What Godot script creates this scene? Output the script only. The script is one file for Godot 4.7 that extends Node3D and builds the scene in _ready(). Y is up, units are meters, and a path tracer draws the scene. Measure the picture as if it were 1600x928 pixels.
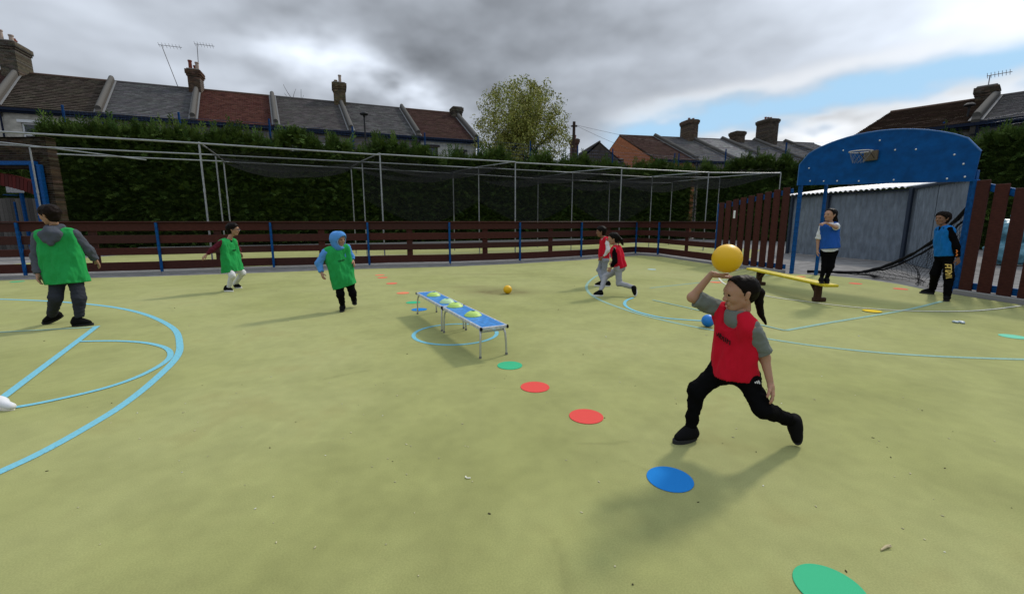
extends Node3D
# A school games court: children playing with balls, spot markers and benches; fence, cage, hedge and terraces behind.

const SKY_EXPOSURE := 1.18
var rng := RandomNumberGenerator.new()
var T := {}
var M := {}
var taken := {}


# ---------------------------------------------------------------- mesh collector
class MB:
	var v := PackedVector3Array()
	var n := PackedVector3Array()
	var c := PackedColorArray()
	var uv := PackedVector2Array()
	var uv2 := PackedVector2Array()
	var i := PackedInt32Array()
	var col := Color.WHITE

	func vert(p: Vector3, nn: Vector3) -> int:
		v.append(p)
		n.append(nn)
		c.append(col)
		return v.size() - 1

	# corners counter-clockwise seen from outside
	func quad(a: Vector3, b: Vector3, d: Vector3, e: Vector3) -> void:
		var nn := (b - a).cross(d - a).normalized()
		if nn == Vector3.ZERO:
			nn = (d - a).cross(e - a).normalized()
		var k := vert(a, nn)
		vert(b, nn)
		vert(d, nn)
		vert(e, nn)
		i.append_array([k, k + 2, k + 1, k, k + 3, k + 2])

	func tri(a: Vector3, b: Vector3, d: Vector3) -> void:
		var nn := (b - a).cross(d - a).normalized()
		var k := vert(a, nn)
		vert(b, nn)
		vert(d, nn)
		i.append_array([k, k + 2, k + 1])

	func box(x: Transform3D, s: Vector3) -> void:
		var h := s * 0.5
		var p := []
		for k in 8:
			p.append(x * Vector3(h.x if k & 1 else -h.x, h.y if k & 2 else -h.y, h.z if k & 4 else -h.z))
		quad(p[4], p[5], p[7], p[6])
		quad(p[1], p[0], p[2], p[3])
		quad(p[5], p[1], p[3], p[7])
		quad(p[0], p[4], p[6], p[2])
		quad(p[6], p[7], p[3], p[2])
		quad(p[0], p[1], p[5], p[4])

	# box with chamfered edges
	func bev(x: Transform3D, s: Vector3, b: float) -> void:
		var h := s * 0.5
		var f := func(sx, sy, sz, ax):
			var q := Vector3(h.x * sx, h.y * sy, h.z * sz)
			if ax != 0:
				q.x -= b * sx
			if ax != 1:
				q.y -= b * sy
			if ax != 2:
				q.z -= b * sz
			return x * q
		for s1 in [-1, 1]:
			fq([f.call(s1, -1, -1, 0), f.call(s1, 1, -1, 0), f.call(s1, 1, 1, 0), f.call(s1, -1, 1, 0)], x.basis.x * s1)
			fq([f.call(-1, s1, -1, 1), f.call(1, s1, -1, 1), f.call(1, s1, 1, 1), f.call(-1, s1, 1, 1)], x.basis.y * s1)
			fq([f.call(-1, -1, s1, 2), f.call(1, -1, s1, 2), f.call(1, 1, s1, 2), f.call(-1, 1, s1, 2)], x.basis.z * s1)
			for s2 in [-1, 1]:
				fq([f.call(s1, s2, -1, 0), f.call(s1, s2, 1, 0), f.call(s1, s2, 1, 1), f.call(s1, s2, -1, 1)], x.basis.x * s1 + x.basis.y * s2)
				fq([f.call(s1, -1, s2, 0), f.call(s1, 1, s2, 0), f.call(s1, 1, s2, 2), f.call(s1, -1, s2, 2)], x.basis.x * s1 + x.basis.z * s2)
				fq([f.call(-1, s1, s2, 1), f.call(1, s1, s2, 1), f.call(1, s1, s2, 2), f.call(-1, s1, s2, 2)], x.basis.y * s1 + x.basis.z * s2)
				for s3 in [-1, 1]:
					ft([f.call(s1, s2, s3, 0), f.call(s1, s2, s3, 1), f.call(s1, s2, s3, 2)], x.basis.x * s1 + x.basis.y * s2 + x.basis.z * s3)

	func fq(p: Array, out: Vector3) -> void:
		if (p[1] - p[0]).cross(p[2] - p[0]).dot(out) < 0:
			quad(p[3], p[2], p[1], p[0])
		else:
			quad(p[0], p[1], p[2], p[3])

	func ft(p: Array, out: Vector3) -> void:
		if (p[1] - p[0]).cross(p[2] - p[0]).dot(out) < 0:
			tri(p[2], p[1], p[0])
		else:
			tri(p[0], p[1], p[2])

	# smooth tube through points; r is a number or an array of radii
	func tube(pts: Array, r, sides := 8, caps := true) -> void:
		var m := pts.size()
		var first := v.size()
		var t0: Vector3 = (pts[1] - pts[0]).normalized()
		var a := t0.cross(Vector3.UP if absf(t0.y) < 0.9 else Vector3.RIGHT).normalized()
		for k in m:
			var t: Vector3 = (pts[mini(k + 1, m - 1)] - pts[maxi(k - 1, 0)]).normalized()
			a = (a - t * a.dot(t)).normalized()
			var b := t.cross(a)
			var rr: float = r[k] if r is Array else r
			for s in sides:
				var an := TAU * s / sides
				var d := a * cos(an) + b * sin(an)
				vert(pts[k] + d * rr, d)
		for k in m - 1:
			for s in sides:
				var p := first + k * sides + s
				var q := first + k * sides + (s + 1) % sides
				i.append_array([p, q + sides, q, p, p + sides, q + sides])
		if caps:
			for e in [0, m - 1]:
				var t: Vector3 = (pts[0] - pts[1]).normalized() if e == 0 else (pts[m - 1] - pts[m - 2]).normalized()
				var k := vert(pts[e], t)
				for s in sides:
					vert(v[first + e * sides + s], t)
				for s in sides:
					if e == 0:
						i.append_array([k, k + 1 + s, k + 1 + (s + 1) % sides])
					else:
						i.append_array([k, k + 1 + (s + 1) % sides, k + 1 + s])

	# turned shape: profile of (radius, height), bottom to top
	func lathe(x: Transform3D, prof: Array, sides := 24) -> void:
		var m := prof.size()
		for k in m - 1:
			var p: Vector2 = prof[k]
			var q: Vector2 = prof[k + 1]
			var d := q - p
			var nn := Vector2(d.y, -d.x).normalized()
			var first := v.size()
			for s in sides + 1:
				var an := TAU * s / sides
				var o := Vector3(cos(an), 0, sin(an))
				var nrm := (x.basis * Vector3(o.x * nn.x, nn.y, o.z * nn.x)).normalized()
				vert(x * Vector3(o.x * p.x, p.y, o.z * p.x), nrm)
				vert(x * Vector3(o.x * q.x, q.y, o.z * q.x), nrm)
			for s in sides:
				var a := first + s * 2
				i.append_array([a, a + 2, a + 3, a, a + 3, a + 1])

	func sphere(x: Transform3D, rings := 12, sides := 18) -> void:
		var first := v.size()
		var nb := x.basis.inverse().transposed()
		for k in rings + 1:
			var la := PI * k / rings - PI / 2
			for s in sides + 1:
				var an := TAU * s / sides
				var o := Vector3(cos(an) * cos(la), sin(la), sin(an) * cos(la))
				vert(x * o, (nb * o).normalized())
		for k in rings:
			for s in sides:
				var a := first + k * (sides + 1) + s
				var b := a + sides + 1
				i.append_array([a, a + 1, b + 1, a, b + 1, b])

	# flat polygon outline (x, y) pushed from z=0 to z=depth in the frame x
	func prism(x: Transform3D, poly: PackedVector2Array, depth: float) -> void:
		var ids := Geometry2D.triangulate_polygon(poly)
		var z := x.basis.z.normalized()
		for k in range(0, ids.size(), 3):
			var a := poly[ids[k]]
			var b := poly[ids[k + 1]]
			var d := poly[ids[k + 2]]
			ft([x * Vector3(a.x, a.y, depth), x * Vector3(b.x, b.y, depth), x * Vector3(d.x, d.y, depth)], z)
			ft([x * Vector3(a.x, a.y, 0), x * Vector3(b.x, b.y, 0), x * Vector3(d.x, d.y, 0)], -z)
		var ccw := not Geometry2D.is_polygon_clockwise(poly)
		for k in poly.size():
			var a := poly[k]
			var b := poly[(k + 1) % poly.size()]
			var e := (b - a)
			var o := Vector2(e.y, -e.x) * (1.0 if ccw else -1.0)
			fq([x * Vector3(a.x, a.y, 0), x * Vector3(b.x, b.y, 0), x * Vector3(b.x, b.y, depth), x * Vector3(a.x, a.y, depth)], x.basis.x * o.x + x.basis.y * o.y)

	func mesh() -> ArrayMesh:
		var a := []
		a.resize(Mesh.ARRAY_MAX)
		a[Mesh.ARRAY_VERTEX] = v
		a[Mesh.ARRAY_NORMAL] = n
		a[Mesh.ARRAY_COLOR] = c
		if uv.size() == v.size():
			a[Mesh.ARRAY_TEX_UV] = uv
		if uv2.size() == v.size():
			a[Mesh.ARRAY_TEX_UV2] = uv2
		a[Mesh.ARRAY_INDEX] = i
		var am := ArrayMesh.new()
		am.add_surface_from_arrays(Mesh.PRIMITIVE_TRIANGLES, a)
		return am


# ---------------------------------------------------------------- rounded-body field, meshed as surface nets
class SDF:
	var P := PackedFloat32Array()
	var cuts := []   # [normal, point, reach]: keeps what lies behind the plane, near the point
	var holes := []  # [a, b, ra, rb]

	func cap(a: Vector3, b: Vector3, ra: float, rb: float, k := 0.03) -> void:
		P.append_array([a.x, a.y, a.z, b.x, b.y, b.z, ra, rb, k])

	func ball(a: Vector3, r: float, k := 0.03) -> void:
		cap(a, a + Vector3(0, 0.0005, 0), r, r, k)

	func val(p: Vector3) -> float:
		var f := 10.0
		for q in range(0, P.size(), 9):
			var a := Vector3(P[q], P[q + 1], P[q + 2])
			var ab := Vector3(P[q + 3], P[q + 4], P[q + 5]) - a
			var t := clampf((p - a).dot(ab) / ab.length_squared(), 0.0, 1.0)
			var d := (p - a - ab * t).length() - lerpf(P[q + 6], P[q + 7], t)
			var k := P[q + 8]
			var h := maxf(k - absf(f - d), 0.0) / k
			f = minf(f, d) - h * h * k * 0.25
		return f

	# first surface point along a ray
	func hit(from: Vector3, dir: Vector3) -> Vector3:
		var p := from
		for k in 60:
			var d := val(p)
			if d < 0.0015:
				break
			p += dir * d * 0.8
		return p

	func into(mb: MB, cell: float, noise: FastNoiseLite = null, amp := 0.0, stretch := Vector3.ONE, level := false) -> void:
		var lo := Vector3.ONE * 1e6
		var hi := -lo
		for q in range(0, P.size(), 9):
			var r := maxf(P[q + 6], P[q + 7]) + cell * 3.0
			for e in [0, 3]:
				var a := Vector3(P[q + e], P[q + e + 1], P[q + e + 2])
				lo = lo.min(a - Vector3.ONE * r)
				hi = hi.max(a + Vector3.ONE * r)
		var nx := int((hi.x - lo.x) / cell) + 2
		var ny := int((hi.y - lo.y) / cell) + 2
		var nz := int((hi.z - lo.z) / cell) + 2
		var sy := nx
		var sz := nx * ny
		var F := PackedFloat32Array()
		F.resize(nx * ny * nz)
		F.fill(9.0)
		for q in range(0, P.size(), 9):
			var ax := P[q]
			var ay := P[q + 1]
			var az := P[q + 2]
			var bx := P[q + 3] - ax
			var by := P[q + 4] - ay
			var bz := P[q + 5] - az
			var ra := P[q + 6]
			var dr := P[q + 7] - ra
			var k := P[q + 8]
			var inv := 1.0 / maxf(bx * bx + by * by + bz * bz, 1e-9)
			var m := maxf(ra, ra + dr) + k + cell * 2.0
			var x0 := maxi(int((minf(ax, ax + bx) - m - lo.x) / cell), 0)
			var x1 := mini(int((maxf(ax, ax + bx) + m - lo.x) / cell) + 1, nx - 1)
			var y0 := maxi(int((minf(ay, ay + by) - m - lo.y) / cell), 0)
			var y1 := mini(int((maxf(ay, ay + by) + m - lo.y) / cell) + 1, ny - 1)
			var z0 := maxi(int((minf(az, az + bz) - m - lo.z) / cell), 0)
			var z1 := mini(int((maxf(az, az + bz) + m - lo.z) / cell) + 1, nz - 1)
			for z in range(z0, z1 + 1):
				var pz := lo.z + z * cell - az
				for y in range(y0, y1 + 1):
					var py := lo.y + y * cell - ay
					var row := z * sz + y * sy
					var dyz := py * by + pz * bz
					for x in range(x0, x1 + 1):
						var px := lo.x + x * cell - ax
						var t := clampf((px * bx + dyz) * inv, 0.0, 1.0)
						var ex := px - bx * t
						var ey := py - by * t
						var ez := pz - bz * t
						var d := sqrt(ex * ex + ey * ey + ez * ez) - ra - dr * t
						var f := F[row + x]
						var h := k - absf(f - d)
						if h > 0.0:
							F[row + x] = minf(f, d) - h * h * 0.25 / k
						elif d < f:
							F[row + x] = d
		if cuts.size() + holes.size() > 0:
			for z in nz:
				for y in ny:
					for x in nx:
						var id := z * sz + y * sy + x
						var f := F[id]
						if f > 0.1:
							continue
						var p := lo + Vector3(x, y, z) * cell
						for ct in cuts:
							var w: Vector3 = p - ct[1]
							if w.length_squared() < ct[2] * ct[2]:
								f = maxf(f, w.dot(ct[0]))
						for ho in holes:
							var ab: Vector3 = ho[1] - ho[0]
							var w2: Vector3 = p - ho[0]
							var t := clampf(w2.dot(ab) / maxf(ab.length_squared(), 1e-9), 0.0, 1.0)
							f = maxf(f, lerpf(ho[2], ho[3], t) - (w2 - ab * t).length())
						F[id] = f
		var ids := PackedInt32Array()
		ids.resize(F.size())
		ids.fill(-1)
		var live := PackedInt32Array()
		var first := mb.v.size()
		var lim := cell * 2.0
		for z in nz - 1:
			for y in ny - 1:
				var row := z * sz + y * sy
				for x in nx - 1:
					var id := row + x
					var f0 := F[id]
					if f0 > lim or f0 < -lim:
						continue
					var f1 := F[id + 1]
					var f2 := F[id + sy]
					var f3 := F[id + sy + 1]
					var f4 := F[id + sz]
					var f5 := F[id + sz + 1]
					var f6 := F[id + sz + sy]
					var f7 := F[id + sz + sy + 1]
					var lo8 := minf(minf(minf(f0, f1), minf(f2, f3)), minf(minf(f4, f5), minf(f6, f7)))
					var hi8 := maxf(maxf(maxf(f0, f1), maxf(f2, f3)), maxf(maxf(f4, f5), maxf(f6, f7)))
					if lo8 > 0.0 or hi8 <= 0.0:
						continue
					var g := Vector3(f1 + f3 + f5 + f7 - f0 - f2 - f4 - f6, f2 + f3 + f6 + f7 - f0 - f1 - f4 - f5, f4 + f5 + f6 + f7 - f0 - f1 - f2 - f3) * 0.25
					var fc := (f0 + f1 + f2 + f3 + f4 + f5 + f6 + f7) * 0.125
					var off := -g * (fc / maxf(g.length_squared(), 1e-12))
					off = off.clamp(Vector3.ONE * -0.5, Vector3.ONE * 0.5)
					ids[id] = mb.v.size()
					live.append(id)
					mb.vert(lo + (Vector3(x, y, z) + Vector3.ONE * 0.5 + off) * cell, g.normalized())
		for id in live:
			var in0 := F[id] <= 0.0
			for axis in 3:
				var step := 1 if axis == 0 else sy if axis == 1 else sz
				if in0 == (F[id + step] <= 0.0):
					continue
				var u := sy if axis == 0 else sz if axis == 1 else 1
				var w := sz if axis == 0 else 1 if axis == 1 else sy
				if id - u - w < 0:
					continue
				var a := ids[id]
				var b := ids[id - u]
				var d := ids[id - u - w]
				var e := ids[id - w]
				if b < 0 or d < 0 or e < 0:
					continue
				if in0:
					mb.i.append_array([a, d, b, a, e, d])
				else:
					mb.i.append_array([a, b, d, a, d, e])
		if noise != null and amp > 0.0:
			var nn := PackedVector3Array()
			nn.resize(mb.v.size() - first)
			for k in range(first, mb.v.size()):
				mb.v[k] += (mb.n[k] * Vector3(1, 0, 1) if level else mb.n[k]) * amp * noise.get_noise_3dv(mb.v[k] * stretch)
			for t in range(0, mb.i.size(), 3):
				if mb.i[t] < first:
					continue
				var a := mb.v[mb.i[t]]
				var cr := (mb.v[mb.i[t + 2]] - a).cross(mb.v[mb.i[t + 1]] - a)
				for e in 3:
					nn[mb.i[t + e] - first] += cr
			for k in nn.size():
				if nn[k].length_squared() > 0.0:
					mb.n[first + k] = nn[k].normalized()


# ---------------------------------------------------------------- helpers
func W(x: float, d: float, h := 0.0) -> Vector3:
	return Vector3(x, h, -d)


func numbered(called: String) -> String:
	var k: int = taken.get(called, 0)
	taken[called] = k + 1
	return called if k == 0 else "%s_%03d" % [called, k]


func tag(o: Node3D, label: String, category: String, group := "") -> Node3D:
	o.set_meta("label", label)
	o.set_meta("category", category)
	if group:
		o.set_meta("group", group)
	return o


func thing(called: String, label: String, category: String, at := Vector3.ZERO, turn := 0.0, group := "") -> Node3D:
	var o := Node3D.new()
	o.name = numbered(called)
	add_child(o, true)
	o.position = at
	o.rotation.y = turn
	return tag(o, label, category, group)


func part(called: String, m: Mesh, material: Material, parent: Node3D, at := Transform3D()) -> MeshInstance3D:
	var o := MeshInstance3D.new()
	o.name = called if parent != self else numbered(called)
	o.mesh = m
	o.material_override = material
	o.transform = at
	parent.add_child(o, true)
	return o


func struct(called: String, m: Mesh, material: Material) -> MeshInstance3D:
	var o := part(called, m, material, self)
	o.set_meta("kind", "structure")
	return o


func along(d: Vector3, up := Vector3.UP) -> Basis:
	var x := d.normalized()
	var z := x.cross(up).normalized()
	return Basis(x, z.cross(x).normalized(), z)


# grey noise to multiply a colour with
func noise_tex(called: String, freq: float, lo: float, hi: float, size := 512, octaves := 4, kind := FastNoiseLite.TYPE_SIMPLEX_SMOOTH, power := 1.0) -> ImageTexture:
	if T.has(called):
		return T[called]
	var f := FastNoiseLite.new()
	f.seed = called.hash() & 0xffff
	f.noise_type = kind
	f.frequency = freq
	f.fractal_octaves = octaves
	f.fractal_gain = 0.55
	var im := f.get_seamless_image(size, size)
	im.convert(Image.FORMAT_L8)
	var d := im.get_data()
	var lut := PackedByteArray()
	for k in 256:
		lut.append(int(255.0 * lerpf(lo, hi, pow(k / 255.0, power))))
	for k in d.size():
		d[k] = lut[d[k]]
	T[called] = ImageTexture.create_from_image(Image.create_from_data(size, size, false, Image.FORMAT_L8, d))
	return T[called]


func mat(called: String, r: float, g: float, b: float, rough := 0.8, tex := "", scale := Vector3.ONE, bump := 0.0, world := false) -> StandardMaterial3D:
	if M.has(called):
		return M[called]
	var m := StandardMaterial3D.new()
	m.albedo_color = Color(r, g, b).linear_to_srgb()
	m.roughness = rough
	m.vertex_color_use_as_albedo = true
	m.metallic_specular = clampf(0.75 - rough * 0.8, 0.08, 0.5)   # matt things shine less
	if tex:
		m.albedo_texture = T[tex]
		m.uv1_triplanar = not world
		if world:
			m.uv1_triplanar = true
			m.uv1_world_triplanar = true
		m.uv1_scale = scale
		if bump > 0.0:
			m.heightmap_enabled = true
			m.heightmap_texture = T[tex]
			m.heightmap_scale = bump
	M[called] = m
	return m


func ribbon(pts: Array, width: float, y: float, mb: MB, closed := false, steps := 6) -> void:
	var q := []
	var m := pts.size()
	for k in (m if closed else m - 1):
		var p1: Vector2 = pts[k]
		var p2: Vector2 = pts[(k + 1) % m]
		var p0: Vector2 = pts[(k - 1 + m) % m] if closed or k > 0 else p1 * 2 - p2
		var p3: Vector2 = pts[(k + 2) % m] if closed or k + 2 < m else p2 * 2 - p1
		for s in steps:
			q.append(p1.cubic_interpolate(p2, p0, p3, float(s) / steps))
	q.append(pts[0] if closed else pts[m - 1])
	var old := []
	for k in q.size():
		var a: Vector2 = q[maxi(k - 1, 0)]
		var b: Vector2 = q[mini(k + 1, q.size() - 1)]
		if closed and (k == 0 or k == q.size() - 1):
			a = q[q.size() - 2]
			b = q[1]
		var t := (b - a).normalized()
		var nn := Vector2(-t.y, t.x) * width * 0.5
		var l := W(q[k].x + nn.x, q[k].y + nn.y, y)
		var r := W(q[k].x - nn.x, q[k].y - nn.y, y)
		if old:
			mb.fq([old[0], old[1], r, l], Vector3.UP)
		old = [l, r]


func flat_poly(pts: Array, y: float, mb: MB) -> void:
	var poly := PackedVector2Array()
	for p in pts:
		poly.append(p)
	var ids := Geometry2D.triangulate_polygon(poly)
	for k in range(0, ids.size(), 3):
		mb.ft([W(poly[ids[k]].x, poly[ids[k]].y, y), W(poly[ids[k + 1]].x, poly[ids[k + 1]].y, y), W(poly[ids[k + 2]].x, poly[ids[k + 2]].y, y)], Vector3.UP)


# ---------------------------------------------------------------- camera, sky, sun
func set_camera_and_light() -> void:
	var cam := Camera3D.new()
	cam.name = "camera"
	cam.fov = 68.31
	cam.far = 900.0
	cam.near = 0.05
	add_child(cam)
	cam.position = Vector3(0, 1.3, 0)
	cam.rotation.x = -atan(118.0 / 684.0)
	cam.current = true
	var env := Environment.new()
	env.background_mode = Environment.BG_SKY
	env.sky = Sky.new()
	var pano := PanoramaSkyMaterial.new()
	pano.panorama = sky_image()
	pano.filter = true
	env.sky.sky_material = pano
	env.tonemap_mode = Environment.TONE_MAPPER_LINEAR
	env.tonemap_exposure = SKY_EXPOSURE
	env.sdfgi_enabled = true
	env.ssao_enabled = true
	env.ssil_enabled = true
	var we := WorldEnvironment.new()
	we.name = "environment"
	we.environment = env
	add_child(we)
	var sun := DirectionalLight3D.new()
	sun.name = "sun"
	sun.light_energy = 0.6
	sun.light_color = Color(1.0, 0.96, 0.9)
	sun.light_angular_distance = 6.0
	sun.shadow_enabled = true
	add_child(sun)
	sun.look_at_from_position(SUN * 100.0, Vector3.ZERO, Vector3.UP)


const SUN := Vector3(0.505, 0.669, -0.545)   # towards the sun: to the right, beyond the goal


func smooth(a: float, b: float, x: float) -> float:
	var t := clampf((x - a) / (b - a), 0.0, 1.0)
	return t * t * (3.0 - 2.0 * t)


# broken cloud: a heavy grey sheet overhead, brighter rifts, blue gaps low on the right, thin cloud over the sun
func sky_image() -> ImageTexture:
	var w := 1536
	var h := 768
	var big := FastNoiseLite.new()
	big.seed = 11
	big.frequency = 0.75
	big.fractal_octaves = 5
	big.fractal_gain = 0.48
	var fine := FastNoiseLite.new()
	fine.seed = 5
	fine.frequency = 2.4
	fine.fractal_octaves = 5
	fine.fractal_gain = 0.52
	var im := Image.create(w, h, false, Image.FORMAT_RGBF)
	var sun := SUN.normalized()
	for y in h / 2 + 6:
		var el := PI * 0.5 - PI * (y + 0.5) / h
		for x in w:
			var az := wrapf(TAU * (x + 0.5) / w, -PI, PI)   # 0 is straight ahead, positive to the right
			var d := Vector3(sin(az) * cos(el), sin(el), -cos(az) * cos(el))
			var up := maxf(d.y, 0.0)
			var q := Vector3(d.x, 0, d.z) / (up + 0.16)
			var nb := big.get_noise_3d(q.x, 0.0, q.z)
			var nf := fine.get_noise_3d(q.x, 3.0, q.z)
			var sd := d.dot(sun)
			var a := rad_to_deg(az)
			var e := rad_to_deg(el)
			# the grey sheet, heaviest ahead
			var lum := (0.80 + 0.34 * nb + 0.27 * nf) * (1.0 + 2.0 * sin(maxf(el, 0.0))) / 3.0   # overcast: brighter towards the zenith
			lum -= 0.235 * exp(-pow((a - 4.0) / 28.0, 2.0) - pow((e - 21.0) / 10.0, 2.0))
			lum += 0.06 * smooth(-12.0, -32.0, a) * smooth(-180.0, -120.0, a)
			# torn lighter patches low on the left
			lum += 0.34 * exp(-pow((a + 12.5) / 7.0, 2.0) - pow((e - 14.6 - 0.45 * (-12.5 - a)) / 2.6, 2.0)) * (1.0 + 1.6 * nf)
			lum += 0.22 * exp(-pow((a + 24.0) / 6.0, 2.0) - pow((e - 17.0) / 3.5, 2.0)) * (1.0 + 1.6 * nf)
			# thin bright cloud towards the sun and its side of the sky
			lum += 0.80 * pow(maxf(sd, 0.0), 16.0) + 0.20 * pow(maxf(sd, 0.0), 3.0)
			lum += 0.22 * exp(-pow((a - 50.0) / 9.0, 2.0) - pow((e - 16.5) / 3.4, 2.0)) * (1.0 + 0.8 * nf)
			lum += 0.08 * smooth(60.0, 130.0, absf(a))
			lum = clampf(lum, 0.16, 1.6)
			var grey := Vector3(0.90, 0.985, 1.115) * lum
			# blue gap: a long slanting opening low on the right, a white bank under it
			var wob := 1.5 * nf + 1.0 * nb
			var axis := e - (10.3 + 0.095 * (a - 16.0)) + wob
			var along_gap := smooth(9.0, 16.0, a) * smooth(95.0, 60.0, a)
			var open := exp(-pow(axis / lerpf(1.9, 1.15, smooth(15.0, 32.0, a)), 2.0)) * along_gap
			var bank := smooth(-0.5, -2.0, axis + wob) * along_gap
			var blue := Vector3(0.36, 0.585, 0.80)
			var white := Vector3(0.97, 1.0, 1.04) * (0.72 + 0.40 * nf + 0.25 * nb)
			var c := grey.lerp(white, clampf(bank, 0.0, 1.0) * smooth(14.0, 24.0, a))
			var edge := exp(-pow((axis - 2.3) / 1.2, 2.0)) * along_gap
			c = c.lerp(Vector3(0.86, 0.88, 0.91), clampf(edge * 0.55, 0.0, 1.0))
			c = c.lerp(blue, clampf(open * 1.1, 0.0, 0.95))
			var low := exp(-pow(e / 5.5, 2.0)) * smooth(-30.0, 8.0, a) * 0.75 * smooth(120.0, 70.0, a)
			c = c.lerp(Vector3(0.80, 0.86, 0.93), low)
			im.set_pixel(x, y, Color(c.x, c.y, c.z))
	for y in range(h / 2 + 6, h):
		for x in range(0, w):
			im.set_pixel(x, y, Color(0.16, 0.17, 0.12))
	return ImageTexture.create_from_image(im)


# ---------------------------------------------------------------- textures and shared materials
func make_materials() -> void:
	noise_tex("grain", 0.11, 0.80, 1.0, 512, 3)
	noise_tex("blotch", 0.012, 0.72, 1.0, 512, 5)
	noise_tex("streak", 0.03, 0.62, 1.0, 512, 5)
	noise_tex("cloth", 0.16, 0.84, 1.0, 256, 2)
	noise_tex("speck", 0.30, 0.55, 1.0, 512, 2, FastNoiseLite.TYPE_SIMPLEX_SMOOTH, 0.6)
	mat("stain_brown", 0.082, 0.0265, 0.0205, 0.62, "streak", Vector3(0.5, 5.0, 5.0), 0.15)
	mat("stain_brown_2", 0.094, 0.0300, 0.0230, 0.66, "streak", Vector3(0.45, 4.4, 4.4), 0.15)
	mat("stain_brown_3", 0.068, 0.0230, 0.0185, 0.58, "streak", Vector3(0.6, 5.5, 5.5), 0.15)
	mat("blue_steel", 0.0015, 0.082, 0.29, 0.6, "blotch", Vector3.ONE * 1.7)
	mat("blue_panel", 0.0008, 0.085, 0.315, 0.62, "blotch", Vector3.ONE * 0.6)
	mat("galvanised", 0.40, 0.42, 0.43, 0.42, "blotch", Vector3.ONE * 2.0)
	M["galvanised"].metallic = 0.55
	mat("chrome", 0.50, 0.51, 0.52, 0.34)
	M["chrome"].metallic = 0.75
	mat("concrete", 0.34, 0.335, 0.32, 0.9, "grain", Vector3.ONE * 2.0, 0.1)
	mat("asphalt", 0.27, 0.265, 0.26, 0.95, "blotch", Vector3.ONE * 0.35, 0.0, true)
	mat("shed_grey", 0.245, 0.29, 0.34, 0.65, "blotch", Vector3(0.8, 0.3, 0.8))
	mat("shed_post", 0.028, 0.040, 0.062, 0.5)
	mat("roof_white", 0.68, 0.70, 0.72, 0.5, "blotch", Vector3.ONE * 0.7)
	mat("net_black", 0.012, 0.012, 0.014, 0.9)
	mat("cord_black", 0.014, 0.014, 0.015, 0.85)
	mat("bolt", 0.62, 0.63, 0.65, 0.3)
	M["bolt"].metallic = 0.6
	mat("render_cream", 0.55, 0.53, 0.47, 0.9, "blotch", Vector3.ONE * 0.4)
	mat("render_white", 0.66, 0.66, 0.63, 0.9, "blotch", Vector3.ONE * 0.4)
	mat("stock_brick", 0.135, 0.110, 0.085, 0.95, "speck", Vector3.ONE * 0.9, 0.4)
	mat("vertex", 1, 1, 1, 0.88, "blotch", Vector3.ONE * 0.45)
	mat("slate_tile", 1, 1, 1, 0.9, "blotch", Vector3.ONE * 0.35)
	mat("clay_tile", 1, 1, 1, 0.85, "blotch", Vector3.ONE * 0.35)
	mat("mortar", 0.20, 0.19, 0.175, 0.95, "grain", Vector3.ONE)
	mat("gutter", 0.012, 0.018, 0.036, 0.7)
	mat("window_white", 0.62, 0.64, 0.66, 0.5)
	mat("glass_dark", 0.045, 0.055, 0.065, 0.08)
	mat("orange_render", 0.40, 0.16, 0.082, 0.9, "blotch", Vector3.ONE * 0.4)
	mat("bark", 0.075, 0.060, 0.046, 0.95, "speck", Vector3.ONE * 2.0, 0.6)
	mat("leaf", 1, 1, 1, 0.6)
	M["leaf"].backlight_enabled = true
	M["leaf"].backlight = Color(0.22, 0.3, 0.05)
	mat("conifer", 1, 1, 1, 0.75)
	mat("hedge_core", 0.052, 0.088, 0.024, 1.0, "speck", Vector3.ONE * 2.0)
	mat("dark_pole", 0.025, 0.025, 0.028, 0.6)
	mat("creosote", 0.05, 0.035, 0.028, 0.9)


# paint worn through in flecks: the picture's alpha is cut at one half
func worn(m: StandardMaterial3D, called: String, loss: float) -> StandardMaterial3D:
	var n := 512
	var f := FastNoiseLite.new()
	f.seed = called.hash() & 0xffff
	f.frequency = 0.07
	f.fractal_octaves = 4
	f.fractal_gain = 0.8
	var im := f.get_seamless_image(n, n)
	im.convert(Image.FORMAT_L8)
	var d := im.get_data()
	var out := PackedByteArray()
	out.resize(n * n * 4)
	for k in n * n:
		var v := d[k] / 255.0
		var c := int(255.0 * (0.86 + 0.14 * v))
		out[k * 4] = c
		out[k * 4 + 1] = c
		out[k * 4 + 2] = c
		out[k * 4 + 3] = 255 if v > loss else 0
	m.albedo_texture = ImageTexture.create_from_image(Image.create_from_data(n, n, false, Image.FORMAT_RGBA8, out))
	m.uv1_triplanar = true
	m.uv1_world_triplanar = true
	m.uv1_scale = Vector3.ONE * 0.9
	m.transparency = BaseMaterial3D.TRANSPARENCY_ALPHA_SCISSOR
	m.alpha_scissor_threshold = 0.5
	return m


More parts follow.
